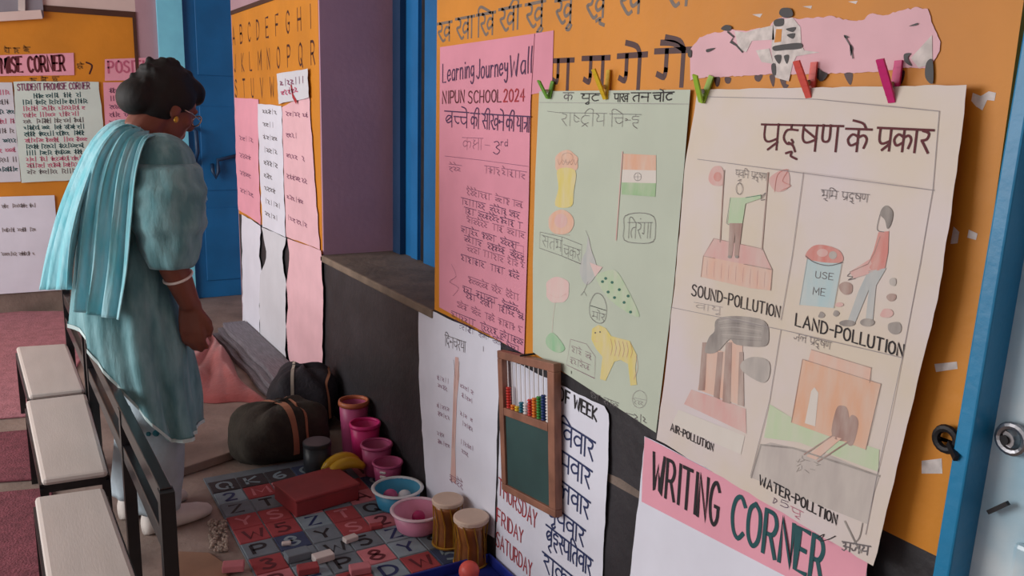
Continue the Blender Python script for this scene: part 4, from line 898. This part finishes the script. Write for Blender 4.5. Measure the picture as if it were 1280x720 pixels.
toyball(c2+Vector((.01, .015, .007+.022)), .022, 'pl_magenta', 'dark pink ball lying in the pink plastic tub')

# drums
def drum(px, py, r, h, label):
    c = F(px, py, .0105); o = empty('hand_drum', (c.x, c.y, .0105), label, 'drum', 'small hand drums by the wall')
    q = MB(); q.lathe([(r*.86, 0), (r*.98, h*.03), (r*.86, h*.2), (r*.8, h*.5), (r*.88, h*.8), (r, h*.9), (0, h*.9)], c, 'drum_wood'); q.build('drum_shell', o, smooth=True)
    q = MB(); q.lathe([(r*.98, h*.9), (r*1.05, h*.92), (r*1.05, h*.98), (r*.98, h), (0, h)], c, 'drum_skin'); q.build('drum_head', o)
    q = MB(); q.tube([c+Vector((math.cos(a)*r*.98, math.sin(a)*r*.98, h*.06)) for a in [2*PI*k/24 for k in range(25)]], .0035, 'gold', 6); q.build('hoop', o)
    for k in range(10):
        a = 2*PI*k/10; a2 = a+PI/10; q = MB(); q.tube([c+Vector((math.cos(a)*r*1.0, math.sin(a)*r*1.0, h*.92)), c+Vector((math.cos(a2)*r*.9, math.sin(a2)*r*.9, h*.5)), c+Vector((math.cos(a2)*r*.97, math.sin(a2)*r*.97, h*.08))], .0022, 'gold', 5); q.build('cord', o)
drum(559, 681, .046, .155, 'wooden hand drum with a pale skin touching the pink tub')
drum(588, 705, .050, .155, 'wooden hand drum with a pale skin nearest the days chart')

# blue tray, red ball
T = [F(540, 722, .04), F(620, 700, .04), F(655, 735, .04), F(560, 765, .04)]
q = MB(); cx, cy = -.13, 1.93
def tray(cx, cy, sx, sy, h, m):
    q = MB(); w = .006
    q.box(cx-sx, cx+sx, cy-sy, cy+sy, .0105, .0165, m); q.box(cx-sx, cx-sx+w, cy-sy, cy+sy, .0165, h, m); q.box(cx+sx-w, cx+sx, cy-sy, cy+sy, .0165, h, m); q.box(cx-sx+w, cx+sx-w, cy-sy, cy-sy+w, .0165, h, m); q.box(cx-sx+w, cx+sx-w, cy+sy-w, cy+sy, .0165, h, m); return q
o = tray(-.15, 1.93, .14, .085, .05, 'pl_tray').build('plastic_tray', loc=(-.15, 1.93, .0105), bevel=.003); tag(o, 'deep blue plastic tray on the floor in front of the drums', 'tray')
toyball(Vector((-.11, 1.955, .0168+.03)), .03, 'pl_coral', 'red ball lying in the deep blue tray')

# red box
c = F(396, 624, .0105); q = MB(); o = empty('red_box', (c.x, c.y, .0105), 'flat red box lying on the letter mat in front of the cup', 'box')
def rbox(q, c, sx, sy, z0, z1, ang, m):
    R = Matrix.Rotation(ang, 3, 'Z'); pts = [R @ Vector((a*sx, b*sy, 0)) for a, b in ((-1, -1), (1, -1), (1, 1), (-1, 1))]
    q.hexa([c+p+Vector((0, 0, z0)) for p in pts], [c+p+Vector((0, 0, z1)) for p in pts], m)
rbox(q, c, .115, .085, 0, .05, .16, 'box_red'); q.build('box_body', o, bevel=.004)
q = MB(); rbox(q, c, .119, .089, .05, .062, .16, 'box_red'); q.build('box_lid', o, bevel=.004)

# dark cup
c = F(397, 588, .0105); o = empty('dark_cup', (c.x, c.y, .0105), 'dark grey cylindrical tin standing beside the toy bananas', 'tin')
q = MB(); q.lathe([(.046, 0), (.05, .004), (.05, .1), (.046, .1), (.045, .008), (0, .008)], c, 'pl_dark'); q.build('tin_body', o, smooth=True)
q = MB(); q.lathe([(.052, .1), (.052, .112), (.049, .115), (0, .115)], c, 'pl_dark'); q.build('tin_lid', o)

# toy bananas
c = F(431, 598, .012); o = empty('toy_bananas', (c.x, c.y, .012), 'bunch of yellow toy bananas lying by the pink cups', 'toy fruit')
for k in range(4):
    q = MB(); pts = []; rad = []
    for i in range(11):
        f = i/10; a = PI*.15+PI*.75*f; pts.append(c+Vector((math.cos(a)*.07, -.035+k*.026+math.sin(a)*.012, .022+math.sin(a)*.045-.02*(k % 2)*f))); rad.append(.004+.0165*math.sin(PI*min(1, f*.92+.06))**.6)
    q.tube(pts, rad, 'pl_banana' if k % 2 else 'pl_banana', 10); q.build('banana', o, smooth=True)
q = MB(); q.ball(c+Vector((-.068, 0, .035)), (.014, .04, .012), 'pl_bananadark'); q.build('stem', o, smooth=True)

# pink cups
def cup(px, py, r, h, m, label, rim=None, grid=False):
    c = F(px, py, .0105); c.x = min(c.x, -.066); o = empty('pink_cup', (c.x, c.y, .0105), label, 'cup', 'pink cups against the dark wall')
    q = MB(); q.lathe([(r*.78, 0), (r*.82, h*.04), (r*.9, h*.5), (r, h), (r*.92, h), (r*.74, h*.06), (0, h*.06)], c, m); q.build('cup_body', o, smooth=True)
    q = MB(); q.lathe([(r*.92, h*.93), (r*1.05, h*.93), (r*1.07, h*.97), (r*1.03, h*1.02), (r*.92, h*1.02), (r*.90, h*.97), (r*.92, h*.93)], c, rim or m, cap=False); q.build('rim', o, smooth=True)
    if grid:
        for k in range(9):
            a = -PI*.78+.13*(k % 3); z = h*(.35+.2*(k//3)); d = Vector((math.cos(a), math.sin(a), 0)); q = MB(); q.ball(c+d*r*.89+Vector((0, 0, z)), .006, 'pl_white'); q.build('dot', o)
cup(450, 562, .056, .205, 'pl_pink', 'tallest pink cup with a rust orange rim, at the back of the group', 'pl_rust')
cup(468, 575, .056, .155, 'pl_hot', 'bright pink cup second from the back of the group')
cup(483, 589, .056, .115, 'pl_pink', 'pink cup behind the dotted one', None)
cup(490, 604, .052, .085, 'pl_pink', 'small pink cup with white dots at the front of the group', None, True)

# dark striped bags
def lump(name, cen, r, m, label, stripes, ang, cat='bag'):
    o = empty(name, (cen[0], cen[1], .001), label, cat, 'dark striped bags on the floor')
    q = MB(); nu, nv = 36, 20; vs = []; fs = []
    R = Matrix.Rotation(ang, 3, 'Z'); rnd = random.Random(int(cen[1]*100))
    def surf(a, th, ex=0):
        x = math.sin(th)*math.cos(a); y = math.sin(th)*math.sin(a); z = math.cos(th)
        sq = lambda t, e: math.copysign(abs(t)**e, t)
        k = 1+.06*math.sin(3*a+2*th)+.04*math.sin(7*a-3*th)
        p = Vector((sq(x, .72)*(r[0]+ex)*k, sq(y, .72)*(r[1]+ex)*k, sq(z, .8)*(r[2]+ex)*k)); p.z = max(p.z+r[2]*.88, .002)
        return Vector((cen[0], cen[1], 0))+R @ p
    for i in range(nv+1):
        for k in range(nu): vs.append(surf(2*PI*k/nu, PI*i/nv))
    for i in range(nv):
        for k in range(nu): k2 = (k+1) % nu; fs.append((i*nu+k, (i+1)*nu+k, (i+1)*nu+k2, i*nu+k2))
    q.add(vs, fs, m); q.build('bag_body', o, smooth=True)
    for off, sm in stripes:
        q = MB(); vs = []; n = 26
        for i in range(n+1):
            t = -2.0+4.0*i/n      # a band over the top, across the bag
            for d in (-.0045, .0045):
                xx = off+d; xx = max(-.9, min(.9, xx/r[0])); a = None
                th = abs(t); aa = PI/2 if t > 0 else -PI/2
                x = xx; yz = math.sqrt(max(0, 1-x*x)); v = Vector((x, yz*math.sin(t), yz*math.cos(t))); th = math.acos(max(-1, min(1, v.z))); a = math.atan2(v.y, v.x)
                vs.append(surf(a, th, .004))
        q.add(vs, [(2*i, 2*i+1, 2*i+3, 2*i+2) for i in range(n)], sm); q.build('stripe', o)
    return o
b1 = F(345, 568); b2 = F(405, 556)
lump('striped_bag', (b1.x+.01, b1.y+.0), (.185, .14, .11), 'bag_olive', 'dark olive bag with two orange stripes, nearest the woman', [(.00, 'bag_stripe'), (.035, 'bag_stripe')], .25)
lump('striped_bag', (b2.x+.0, b2.y+.27), (.14, .13, .135), 'bag_black', 'dark purple black bag with a pale stripe against the wall', [(-.02, 'bag_stripe_pale'), (.09, 'bag_stripe')], -.35)

# pink cloth, grey folded mats
def cloth(name, pts, m, label, cat, amp, nu=26, nv=26, th=.012, seed=1, base=.03):
    a, b, c, d = pts; vs = []; fs = []
    for s in (0, 1):
        for i in range(nv+1):
            for k in range(nu+1):
                u, v = k/nu, i/nv; p = (a*(1-u)+b*u)*(1-v)+(d*(1-u)+c*u)*v
                edge = min(1, 5*min(u, 1-u, v, 1-v))
                z = base*edge**.5+amp*edge*(.5+.5*math.sin(u*9+v*4+seed)*math.sin(v*7-u*3+seed*2))+amp*.4*edge*abs(math.sin(u*14-v*11+seed))
                p = p+Vector((.02*math.sin(v*9+seed), .03*math.sin(u*8+seed), 0))
                vs.append(Vector((p.x, p.y, (z+.006) if s == 0 else .001)))
    N = (nu+1)*(nv+1)
    for i in range(nv):
        for k in range(nu):
            q0 = i*(nu+1)+k; fs.append((q0, q0+1, q0+nu+2, q0+nu+1)); fs.append((N+q0, N+q0+nu+1, N+q0+nu+2, N+q0+1))
    ring = [k for k in range(nu+1)]+[i*(nu+1)+nu for i in range(1, nv+1)]+[nv*(nu+1)+k for k in range(nu-1, -1, -1)]+[i*(nu+1) for i in range(nv-1, 0, -1)]
    for x, y in zip(ring, ring[1:]+ring[:1]): fs.append((y, x, N+x, N+y))
    q = MB(); q.add(vs, fs, m); ct = (a+b+c+d)/4; o = q.build(name, loc=(ct.x, ct.y, 0), smooth=True); tag(o, label, cat); return o
cloth('pink_cloth', [F(215, 500), Vector((-.23, 3.68, 0)), Vector((-.23, 5.0, 0)), F(236, 410)], 'cloth_pink', 'rumpled brick pink cloth spread on the floor behind the woman', 'cloth', .045, seed=2)
# folded grey mats along the wall
gm = empty('folded_mats', (-.09, 4.3, 0), 'grey mats folded in a long stack along the wall under the white sheets', 'floor mat')
for k in range(3):
    q = MB(); x0, x1 = -.20+.025*k, -.02
    n = 14
    for i in range(n):
        y0 = 3.62+1.35*i/n; y1 = 3.62+1.35*(i+1)/n; dz = .006*math.sin(i*1.3+k); q.hexa([(x0+dz, y0, .001+.028*k), (x1, y0, .001+.028*k), (x1, y1, .001+.028*k), (x0+.006*math.sin((i+1)*1.3+k), y1, .001+.028*k)], [(x0+dz, y0, .027+.028*k), (x1, y0, .027+.028*k), (x1, y1, .027+.028*k), (x0+.006*math.sin((i+1)*1.3+k), y1, .027+.028*k)], 'grey_cloth')
    q.build('mat_layer', gm, weld=True)

# stone step, rubble, cardboard, loose blocks
def chunk(name, pts, h, m, label, cat, jit=.006):
    c = sum(pts, Vector((0, 0, 0)))/len(pts); q = MB(); n = len(pts)
    vs = [Vector((p.x, p.y, .001)) for p in pts]+[Vector((p.x*.96+c.x*.04, p.y*.96+c.y*.04, h+random.uniform(-jit, jit))) for p in pts]
    fs = [tuple(range(n-1, -1, -1)), tuple(range(n, 2*n))]+[(i, (i+1) % n, n+(i+1) % n, n+i) for i in range(n)]
    q.add(vs, fs, m); o = q.build(name, loc=(c.x, c.y, 0), bevel=.004); tag(o, label, cat); return o
chunk('stone_slab', [F(212, 602, 0), F(300, 572, 0), F(318, 556, 0), F(212, 568, 0)], .035, 'floor_cement', 'low grey brown stone slab on the floor at the woman\'s feet', 'stone', .002)
chunk('cardboard_piece', [F(216, 735), F(275, 735), F(292, 712), F(262, 692), F(222, 690)], .006, 'cardboard', 'flat brown piece of cardboard at the left edge of the letter mat', 'cardboard', .001)
q = MB(); rr = random.Random(5)
for k in range(150):
    c = F(rr.uniform(262, 284), rr.uniform(652, 690), .004); r = rr.uniform(.004, .009); mm = Matrix.Rotation(rr.uniform(0, 3), 3, 'X') @ Matrix.Rotation(rr.uniform(0, 3), 3, 'Z'); q.ball(Vector((c.x, c.y, .0085)), (r, r*.8, r*.6), 'rubble', mm, 6, 4)
o = q.build('rubble', loc=tuple(F(280, 665))); tag(o, 'scatter of small grey stone chips beside the letter mat', 'rubble', kind='stuff')
g3 = 'loose toy blocks on the letter mat'
for px, py, s, m, lab in ((372, 698, .035, 'tile_grey', 'grey toy block lying left of the white block'), (404, 700, .03, 'block_white', 'white toy block near the bottom of the photo'), (438, 676, .022, 'block_white', 'white toy block in front of the red box, right of the letter tiles'), (358, 681, .014, 'block_white', 'tiny white toy block at the middle of the mat'),
                          (450, 715, .03, 'tile_pink', 'pink toy block at the bottom edge of the photo'), (385, 715, .03, 'tile_red', 'dull red toy block below the white block'), (292, 712, .03, 'tile_pink', 'pink toy block on the left edge of the mat'), (470, 660, .02, 'tile_red', 'small red toy block beside the pink tub')):
    c = F(px, py, .0105); q = MB(); rbox(q, c, s, s*.62, 0, s*.7, random.uniform(-.4, .4), m); o = q.build('toy_block', loc=tuple(c), bevel=.003); tag(o, lab, 'toy block', g3)

# ================================================================== the woman
def remeshed(name, mb, vox, parent, m, smooth_it=4):
    me = bpy.data.meshes.new(name+'_src'); me.from_pydata([tuple(v) for v in mb.v], [], mb.f); o = bpy.data.objects.new(name+'_src', me); COL.objects.link(o)
    r = o.modifiers.new('r', 'REMESH'); r.mode = 'VOXEL'; r.voxel_size = vox
    s = o.modifiers.new('s', 'SMOOTH'); s.iterations = smooth_it; s.factor = .5
    dg = bpy.context.evaluated_depsgraph_get(); ev = o.evaluated_get(dg); nm = bpy.data.meshes.new_from_object(ev)
    bpy.data.objects.remove(o); bpy.data.meshes.remove(me)
    org = rootloc(parent)
    for v in nm.vertices: v.co -= org
    nm.name = name; nm.materials.clear(); nm.materials.append(MATS[m])
    for p in nm.polygons: p.use_smooth = True; p.material_index = 0
    x = bpy.data.objects.new(name, nm); COL.objects.link(x); x.parent = parent; return x
YW = 2.74
wbase = DY(198, 640, YW)
woman = empty('person', (wbase.x, YW, 0), 'woman in a pale teal kurta and scarf standing with bowed head, back half turned', 'person')
def PX(px, py, dy=0): return DY(px, py, YW+dy)
# head frame
hc = PX(205, 138)
fwd = Vector((.80, .34, -.42)).normalized(); lft = Vector((0, 0, 1)).cross(fwd).normalized(); upv = fwd.cross(lft)
HM = Matrix((fwd, lft, upv)).transposed()
def H(x, y, z): return hc+HM @ Vector((x, y, z))*.9
bd = MB()
bd.ball(H(0, 0, .045), (0.0837, 0.0666, 0.0855), 'skin', HM); bd.ball(H(.03, 0, -.03), (0.0558, 0.0504, 0.0675), 'skin', HM); bd.ball(H(.062, 0, -.082), (0.0234, 0.0234, 0.0198), 'skin', HM); bd.ball(H(.05, 0, .0), (0.0405, 0.0540, 0.0450), 'skin', HM)
bd.tube([H(.084, 0, .028), H(.098, 0, .008), H(.110, 0, -.014)], [.008, .010, .014], 'skin', 10); bd.ball(H(.104, 0, -.018), (0.0108, 0.0171, 0.0081), 'skin', HM)
bd.ball(H(.088, 0, -.046), (0.0090, 0.0198, 0.0063), 'skin', HM); bd.ball(H(.086, 0, -.057), (0.0090, 0.0171, 0.0072), 'skin', HM)
for s in (-1, 1):
    bd.ball(H(.084, s*.03, .038), (0.0090, 0.0216, 0.0063), 'skin', HM); bd.ball(H(.078, s*.032, .018), (0.0099, 0.0135, 0.0081), 'skin', HM); bd.ball(H(.058, s*.044, -.012), (0.0198, 0.0180, 0.0198), 'skin', HM); bd.ball(H(-.006, s*.075, .0), (0.0180, 0.0099, 0.0288), 'skin', HM)
sh0 = PX(178, 196)                     # base of neck
bd.tube([H(-.03, 0, -.02), H(-.045, 0, -.08), PX(182, 188), PX(178, 215)], [.055, .052, .06, .08], 'skin', 14)
# torso inside the clothes
chest, waist, hips = PX(178, 240), PX(165, 310), PX(165, 385)
bd.tube([PX(180, 196), chest, waist, hips, PX(176, 425)], [.05, .115, .11, .12, .09], 'skin', 16)
shR, elR, wrR = PX(206, 208, -.15), PX(214, 326, -.20), PX(238, 382, -.17)
shL, elL, wrL = PX(190, 214, .15), PX(205, 300, .18), PX(212, 372, .2)
def limb(pts, rad):
    p = []; r = []
    for i in range(len(pts)-1):
        for k in range(4):
            f = k/4; p.append(pts[i]*(1-f)+pts[i+1]*f); r.append(rad[i]*(1-f)+rad[i+1]*f)
    p.append(pts[-1]); r.append(rad[-1]); bd.tube(p, r, 'skin', 12)
def hand(wr, d, side, palm):
    d = d.normalized(); n = palm.normalized(); n = (n-d*n.dot(d)).normalized(); s = d.cross(n)*side
    bd.tube([wr, wr+d*.03, wr+d*.075], [.024, .031, .034], 'skin', 12, True, .55) if False else None
    for k in range(4):     # palm block of four merging rays
        off = s*(-.027+.018*k); bd.tube([wr-d*.01+off*.5, wr+d*.04+off*.9, wr+d*.08+off], [.018, .0145, .012], 'skin', 10)
        L = (.062, .074, .07, .055)[k]; b = wr+d*.08+off; c1 = b+d*L*.45+n*.006; c2 = c1+d*L*.3+n*.016; c3 = c2+d*L*.2+n*.02
        bd.tube([b, c1, c2, c3], [.0105, .0098, .009, .0075], 'skin', 9)
    b = wr+d*.025-s*.028; bd.tube([b, b-s*.018+d*.026+n*.006, b-s*.020+d*.05+n*.014, b-s*.014+d*.072+n*.02], [.015, .0125, .011, .0085], 'skin', 9)
limb([PX(192, 212, -.06), shR, elR, wrR], [.045, .05, .044, .029]); hand(wrR, Vector((.02, .015, -1)), -1, Vector((.5, .86, 0)))
limb([PX(190, 212, .06), shL, elL, wrL], [.045, .05, .044, .029]); hand(wrL, Vector((.1, 0, -1)), 1, Vector((.3, -.9, 0)))
ftR, ftL = F(200, 640, .06), F(170, 622, .06)
limb([PX(180, 410, -.06), PX(192, 520, -.06), ftR+Vector((-.01, 0, .03))], [.085, .062, .042]); limb([PX(172, 410, .07), PX(178, 520, .06), ftL+Vector((0, 0, .03))], [.085, .062, .042])
for ft in (ftR, ftL): bd.tube([ft+Vector((-.03, -.005, -.015)), ft+Vector((.03, .01, -.018)), ft+Vector((.11, .03, -.034)), ft+Vector((.15, .04, -.04))], [.022, .022, .018, .010], 'skin', 12)
remeshed('body', bd, .0055, woman, 'skin', 3)
# hair
hr = MB()
hr.ball(H(-.022, 0, .062), (0.0945, 0.0810, 0.0882), 'hair', HM); hr.ball(H(.04, 0, .098), (0.0612, 0.0666, 0.0405), 'hair', HM); hr.ball(H(-.045, 0, .01), (0.0675, 0.0765, 0.0720), 'hair', HM); hr.ball(H(-.105, .0, -.005), (0.0495, 0.0630, 0.0540), 'hair', HM)
hr.ball(H(.075, 0, .085), (0.0288, 0.0522, 0.0270), 'hair', HM)
for s in (-1, 1): hr.ball(H(-.005, s*.066, .05), (0.0540, 0.0270, 0.0450), 'hair', HM)
rr = random.Random(3)
for k in range(40):
    a = rr.uniform(0, 2*PI); th = rr.uniform(.1, 1.9); p = H(-.03+.1*math.sin(th)*math.cos(a), .088*math.sin(th)*math.sin(a), .06+.098*math.cos(th))
    if (HM.transposed() @ (p-hc)).x > .04: continue
    hr.ball(p, rr.uniform(.008, .013), 'hair')
remeshed('hair', hr, .006, woman, 'hair', 3)
# glasses and earring
q = MB()
for s in (-1, 1):
    ctr = H(.102, s*.031, .012); q.tube([ctr+HM @ Vector((0, math.cos(a)*.023, math.sin(a)*.017)) for a in [2*PI*k/20 for k in range(21)]], .0022, 'spec_metal', 6); q.tube([H(.100, s*.054, .016), H(.05, s*.075, .016), H(-.01, s*.082, .012)], .002, 'spec_metal', 6)
q.tube([H(.104, -.009, .014), H(.108, 0, .018), H(.104, .009, .014)], .002, 'spec_metal', 6); q.build('spectacles', woman, smooth=True)
q = MB(); q.ball(H(.0, -.088, -.03), (0.0072, 0.0045, 0.0099), 'gold', HM); q.ball(H(.0, .088, -.03), (0.0072, 0.0045, 0.0099), 'gold', HM); q.build('earrings', woman, smooth=True)
d = (elR-wrR).normalized(); q = MB(); c = wrR+d*.10; u = d.orthogonal().normalized(); v = d.cross(u); q.tube([c+(u*math.cos(a)+v*math.sin(a))*.040 for a in [2*PI*k/20 for k in range(21)]], .004, 'bangle_white', 8); q.build('bangle', woman, smooth=True)
# salwar legs
q = MB()
def looptube(q, rings, m, n=40, fold=.03, fk=7, ph=0, cap=False):
    vs = []; fs = []
    for i, (c, rx, ry, *sk) in enumerate(rings):
        for k in range(n):
            a = 2*PI*k/n; f = 1+fold*(i/len(rings)+.25)*(math.sin(fk*a+ph+i*.35)+.5*math.sin((fk*2-3)*a-i*.5))
            vs.append(c+Vector((math.cos(a)*rx*f, math.sin(a)*ry*f, (sk[0]*math.cos(a) if sk else 0))))
    for i in range(len(rings)-1):
        for k in range(n): k2 = (k+1) % n; fs.append((i*n+k, i*n+k2, (i+1)*n+k2, (i+1)*n+k))
    q.add(vs, fs, m)
def dense(rows, k=4):
    out = []
    for i in range(len(rows)-1):
        a, b = rows[i], rows[i+1]
        for j in range(k):
            f = j/k; f = f; out.append(tuple((a[t]*(1-f)+b[t]*f) for t in range(len(a))))
    out.append(rows[-1]); return out
for s, top, mid, bot in ((-1, PX(190, 430, -.06), PX(194, 530, -.06), ftR+Vector((-.005, 0, .015))), (1, PX(182, 430, .06), PX(180, 530, .06), ftL+Vector((-.005, 0, .02)))):
    rows = dense([(top, .09, .10), (mid, .085, .09), (mid*.35+bot*.65, .075, .075), (bot, .064, .062)], 5); looptube(q, rows, 'salwar_cloth', 30, .05, 5, s)
sal = q.build('salwar', woman, smooth=True); so = sal.modifiers.new('t', 'SOLIDIFY'); so.thickness = .004
# kurta: rings fitted from the neck to the hem
def ring(pl, pr, py, ry, dy=0, sk=0):
    a, b = PX(pl, py, dy), PX(pr, py, dy); c = (a+b)/2; return (c, (b-a).length/2, ry, sk)
rows = [ring(160, 198, 170, .075), ring(142, 211, 181, .15), ring(126, 224, 200, .185), ring(116, 228, 232, .175), ring(106, 226, 270, .165), ring(98, 222, 312, .17), ring(92, 222, 356, .19), ring(92, 228, 400, .20), ring(100, 236, 450, .20), ring(118, 243, 500, .19), ring(136, 246, 535, .18, 0, 0)]
q = MB(); R2 = dense(rows, 5)
N = 72; vs = []; fs = []
M = len(R2)-1
def hemlimit(a):
    c = math.cos(a); return .70+.30*max(0, min(1, (c+1)/1.25))
for i in range(M+1):
    for k in range(N):
        a = 2*PI*k/N; v = i/M*hemlimit(a); t = v*M; j = min(int(t), M-1); fr = t-j
        c = R2[j][0].lerp(R2[j+1][0], fr); rx = R2[j][1]*(1-fr)+R2[j+1][1]*fr; ry = R2[j][2]*(1-fr)+R2[j+1][2]*fr
        f = 1+(.014+.075*v*v)*(math.sin(8*a+2.5*v)+.6*math.sin(13*a-5*v+1)+.4*math.sin(23*a+3))+.022*math.sin(24*v+3*a+1.5*math.sin(2*a))*(1 if v > .1 else 0)
        vs.append(c+Vector((math.cos(a)*rx*f, math.sin(a)*ry*f, 0)))
for i in range(len(R2)-1):
    for k in range(N): k2 = (k+1) % N; fs.append((i*N+k, i*N+k2, (i+1)*N+k2, (i+1)*N+k))
q.add(vs, fs, 'kurta_cloth')
nl = len(R2)-1; hem = [vs[nl*N+k] for k in range(N)]
kt = q.build('kurta', woman, smooth=True); so = kt.modifiers.new('t', 'SOLIDIFY'); so.thickness = .004
q = MB(); hv = []
for p in hem: d0 = Vector((p.x-R2[-3][0].x, p.y-R2[-3][0].y, 0)).normalized()*.003; hv += [p+d0, p+d0+Vector((0, 0, .012))]
q.add(hv, [(2*k, 2*((k+1) % N), 2*((k+1) % N)+1, 2*k+1) for k in range(N)], 'hem_white'); q.build('hem_border', kt)
q = MB(); lr = dense([ring(146, 212, 425, .12), ring(150, 220, 460, .13), ring(156, 224, 495, .135), ring(158, 222, 530, .135)], 4); looptube(q, [x[:3] for x in lr], 'lining_cloth', 56, .05, 9, 2)
ln = q.build('kurta_lining', woman, smooth=True); so = ln.modifiers.new('t', 'SOLIDIFY'); so.thickness = .003
q = MB(); c0, rx0, ry0 = lr[-2][:3]
for k in range(26):
    a = 2*PI*k/26; p = c0+Vector((math.cos(a)*rx0*1.075, math.sin(a)*ry0*1.075, 0)); q.ball(p, .011, 'trim_teal', None, 8, 6)
q.build('lining_trim', ln)
# sleeves
for nm, a, b, c3 in (('sleeve', shR, elR, None), ('sleeve', shL, elL, None)):
    q = MB(); rows = []
    st0 = PX(188, 190, -.03) if a is shR else PX(184, 190, .05)
    for i in range(31):
        f = i/30; p = st0*(1-f)+b*f if f < .12 else a*(1-f)+b*f*1.0
        p = st0.lerp(a, min(1, f/.15)) if f < .15 else a.lerp(b+(b-a)*.06, (f-.15)/.85)
        r0 = (.088+.020*math.sin(f*PI)-.026*max(0, f-.45)/.55)*(1+.03*math.sin(f*23)+.02*math.sin(f*41))
        r0 *= min(1, .25+f*9); rows.append((p, r0, r0))
    looptube(q, rows, 'kurta_cloth', 40, .04, 6, 1); q.ball(a.lerp(st0, .25)+Vector((0, 0, -.004)), (.094, .092, .088), 'kurta_cloth', None, 28, 18); o = q.build(nm, kt, smooth=True); so = o.modifiers.new('t', 'SOLIDIFY'); so.thickness = .004
# dupatta: over both shoulders, long fall behind her back, one end in front
q = MB()
def drape(edgeA, edgeB, n, m, amp, k=7, cols=16):
    vs = []; fs = []
    def cr(P, t):
        t *= len(P)-1; i = min(int(t), len(P)-2); f = t-i; p0, p1, p2, p3 = P[max(i-1, 0)], P[i], P[i+1], P[min(i+2, len(P)-1)]
        return .5*(2*p1+(p2-p0)*f+(2*p0-5*p1+4*p2-p3)*f*f+(3*p1-p0-3*p2+p3)*f**3)
    for i in range(n+1):
        t = i/n; a, b = cr(edgeA, t), cr(edgeB, t)
        tng = (cr(edgeA, min(1, t+.02))-cr(edgeA, max(0, t-.02))).normalized(); nr = (b-a).cross(tng).normalized()
        for j in range(cols+1):
            u = j/cols; vs.append(a.lerp(b, u)+nr*amp*(.4+t)*math.sin(u*k*2*PI*.5+t*2)+nr*amp*.6*math.sin(u*k*2.3*PI+1+t*3))
    for i in range(n):
        for j in range(cols): p = i*(cols+1)+j; fs.append((p, p+1, p+cols+2, p+cols+1))
    q.add(vs, fs, m)
# fall over her back (left in view)
drape([PX(196, 176, -.09), PX(160, 158, -.10), PX(132, 182, -.14), PX(108, 240, -.16), PX(92, 300, -.17), PX(86, 362, -.16)],
      [PX(188, 165, .10), PX(150, 152, .12), PX(116, 176, .10), PX(84, 240, .06), PX(64, 305, .02), PX(50, 362, .0)], 34, 'dupatta_cloth', .009, 7, 26)
# along the back below the shoulder
drape([PX(200, 172, -.12), PX(184, 176, -.19), PX(172, 215, -.225), PX(166, 275, -.225), PX(160, 340, -.235), PX(150, 400, -.245)],
      [PX(160, 158, -.09), PX(136, 170, -.13), PX(114, 206, -.15), PX(99, 270, -.14), PX(92, 335, -.14), PX(87, 388, -.13)], 40, 'dupatta_cloth', .011, 7, 30)
# front end over the chest
drape([PX(200, 172, -.12), PX(222, 190, -.13), PX(243, 222, -.12), PX(251, 258, -.10)], [PX(196, 168, .08), PX(226, 184, .06), PX(250, 214, .03), PX(257, 250, .02)], 20, 'dupatta_cloth', .006, 5, 12)
o = q.build('dupatta', woman, smooth=True); so = o.modifiers.new('t', 'SOLIDIFY'); so.thickness = .003
# shoes
for ft in (ftR, ftL):
    q = MB(); rows = []
    for x, zc, ry, rz in ((-.055, .030, .018, .024), (-.045, .036, .034, .034), (-.01, .034, .038, .033), (.04, .030, .040, .029), (.09, .026, .043, .024), (.13, .022, .038, .020), (.16, .018, .024, .014), (.168, .016, .01, .008)):
        rows.append((x, zc, ry, rz))
    vs = []; fs = []; n = 16; base = Vector((ft.x, ft.y, .002)); R = Matrix.Rotation(.27, 3, 'Z')
    for x, zc, ry, rz in rows:
        for k in range(n): a = 2*PI*k/n; vs.append(base+R @ Vector((x, math.cos(a)*ry, max(0, zc+math.sin(a)*rz*1.25))))
    for i in range(len(rows)-1):
        for k in range(n): k2 = (k+1) % n; fs.append((i*n+k, i*n+k2, (i+1)*n+k2, (i+1)*n+k))
    fs.append(tuple(range(n-1, -1, -1))); e = (len(rows)-1)*n; fs.append(tuple(e+k for k in range(n)))
    q.add(vs, fs, 'shoe_white'); q.build('shoe', woman, smooth=True)
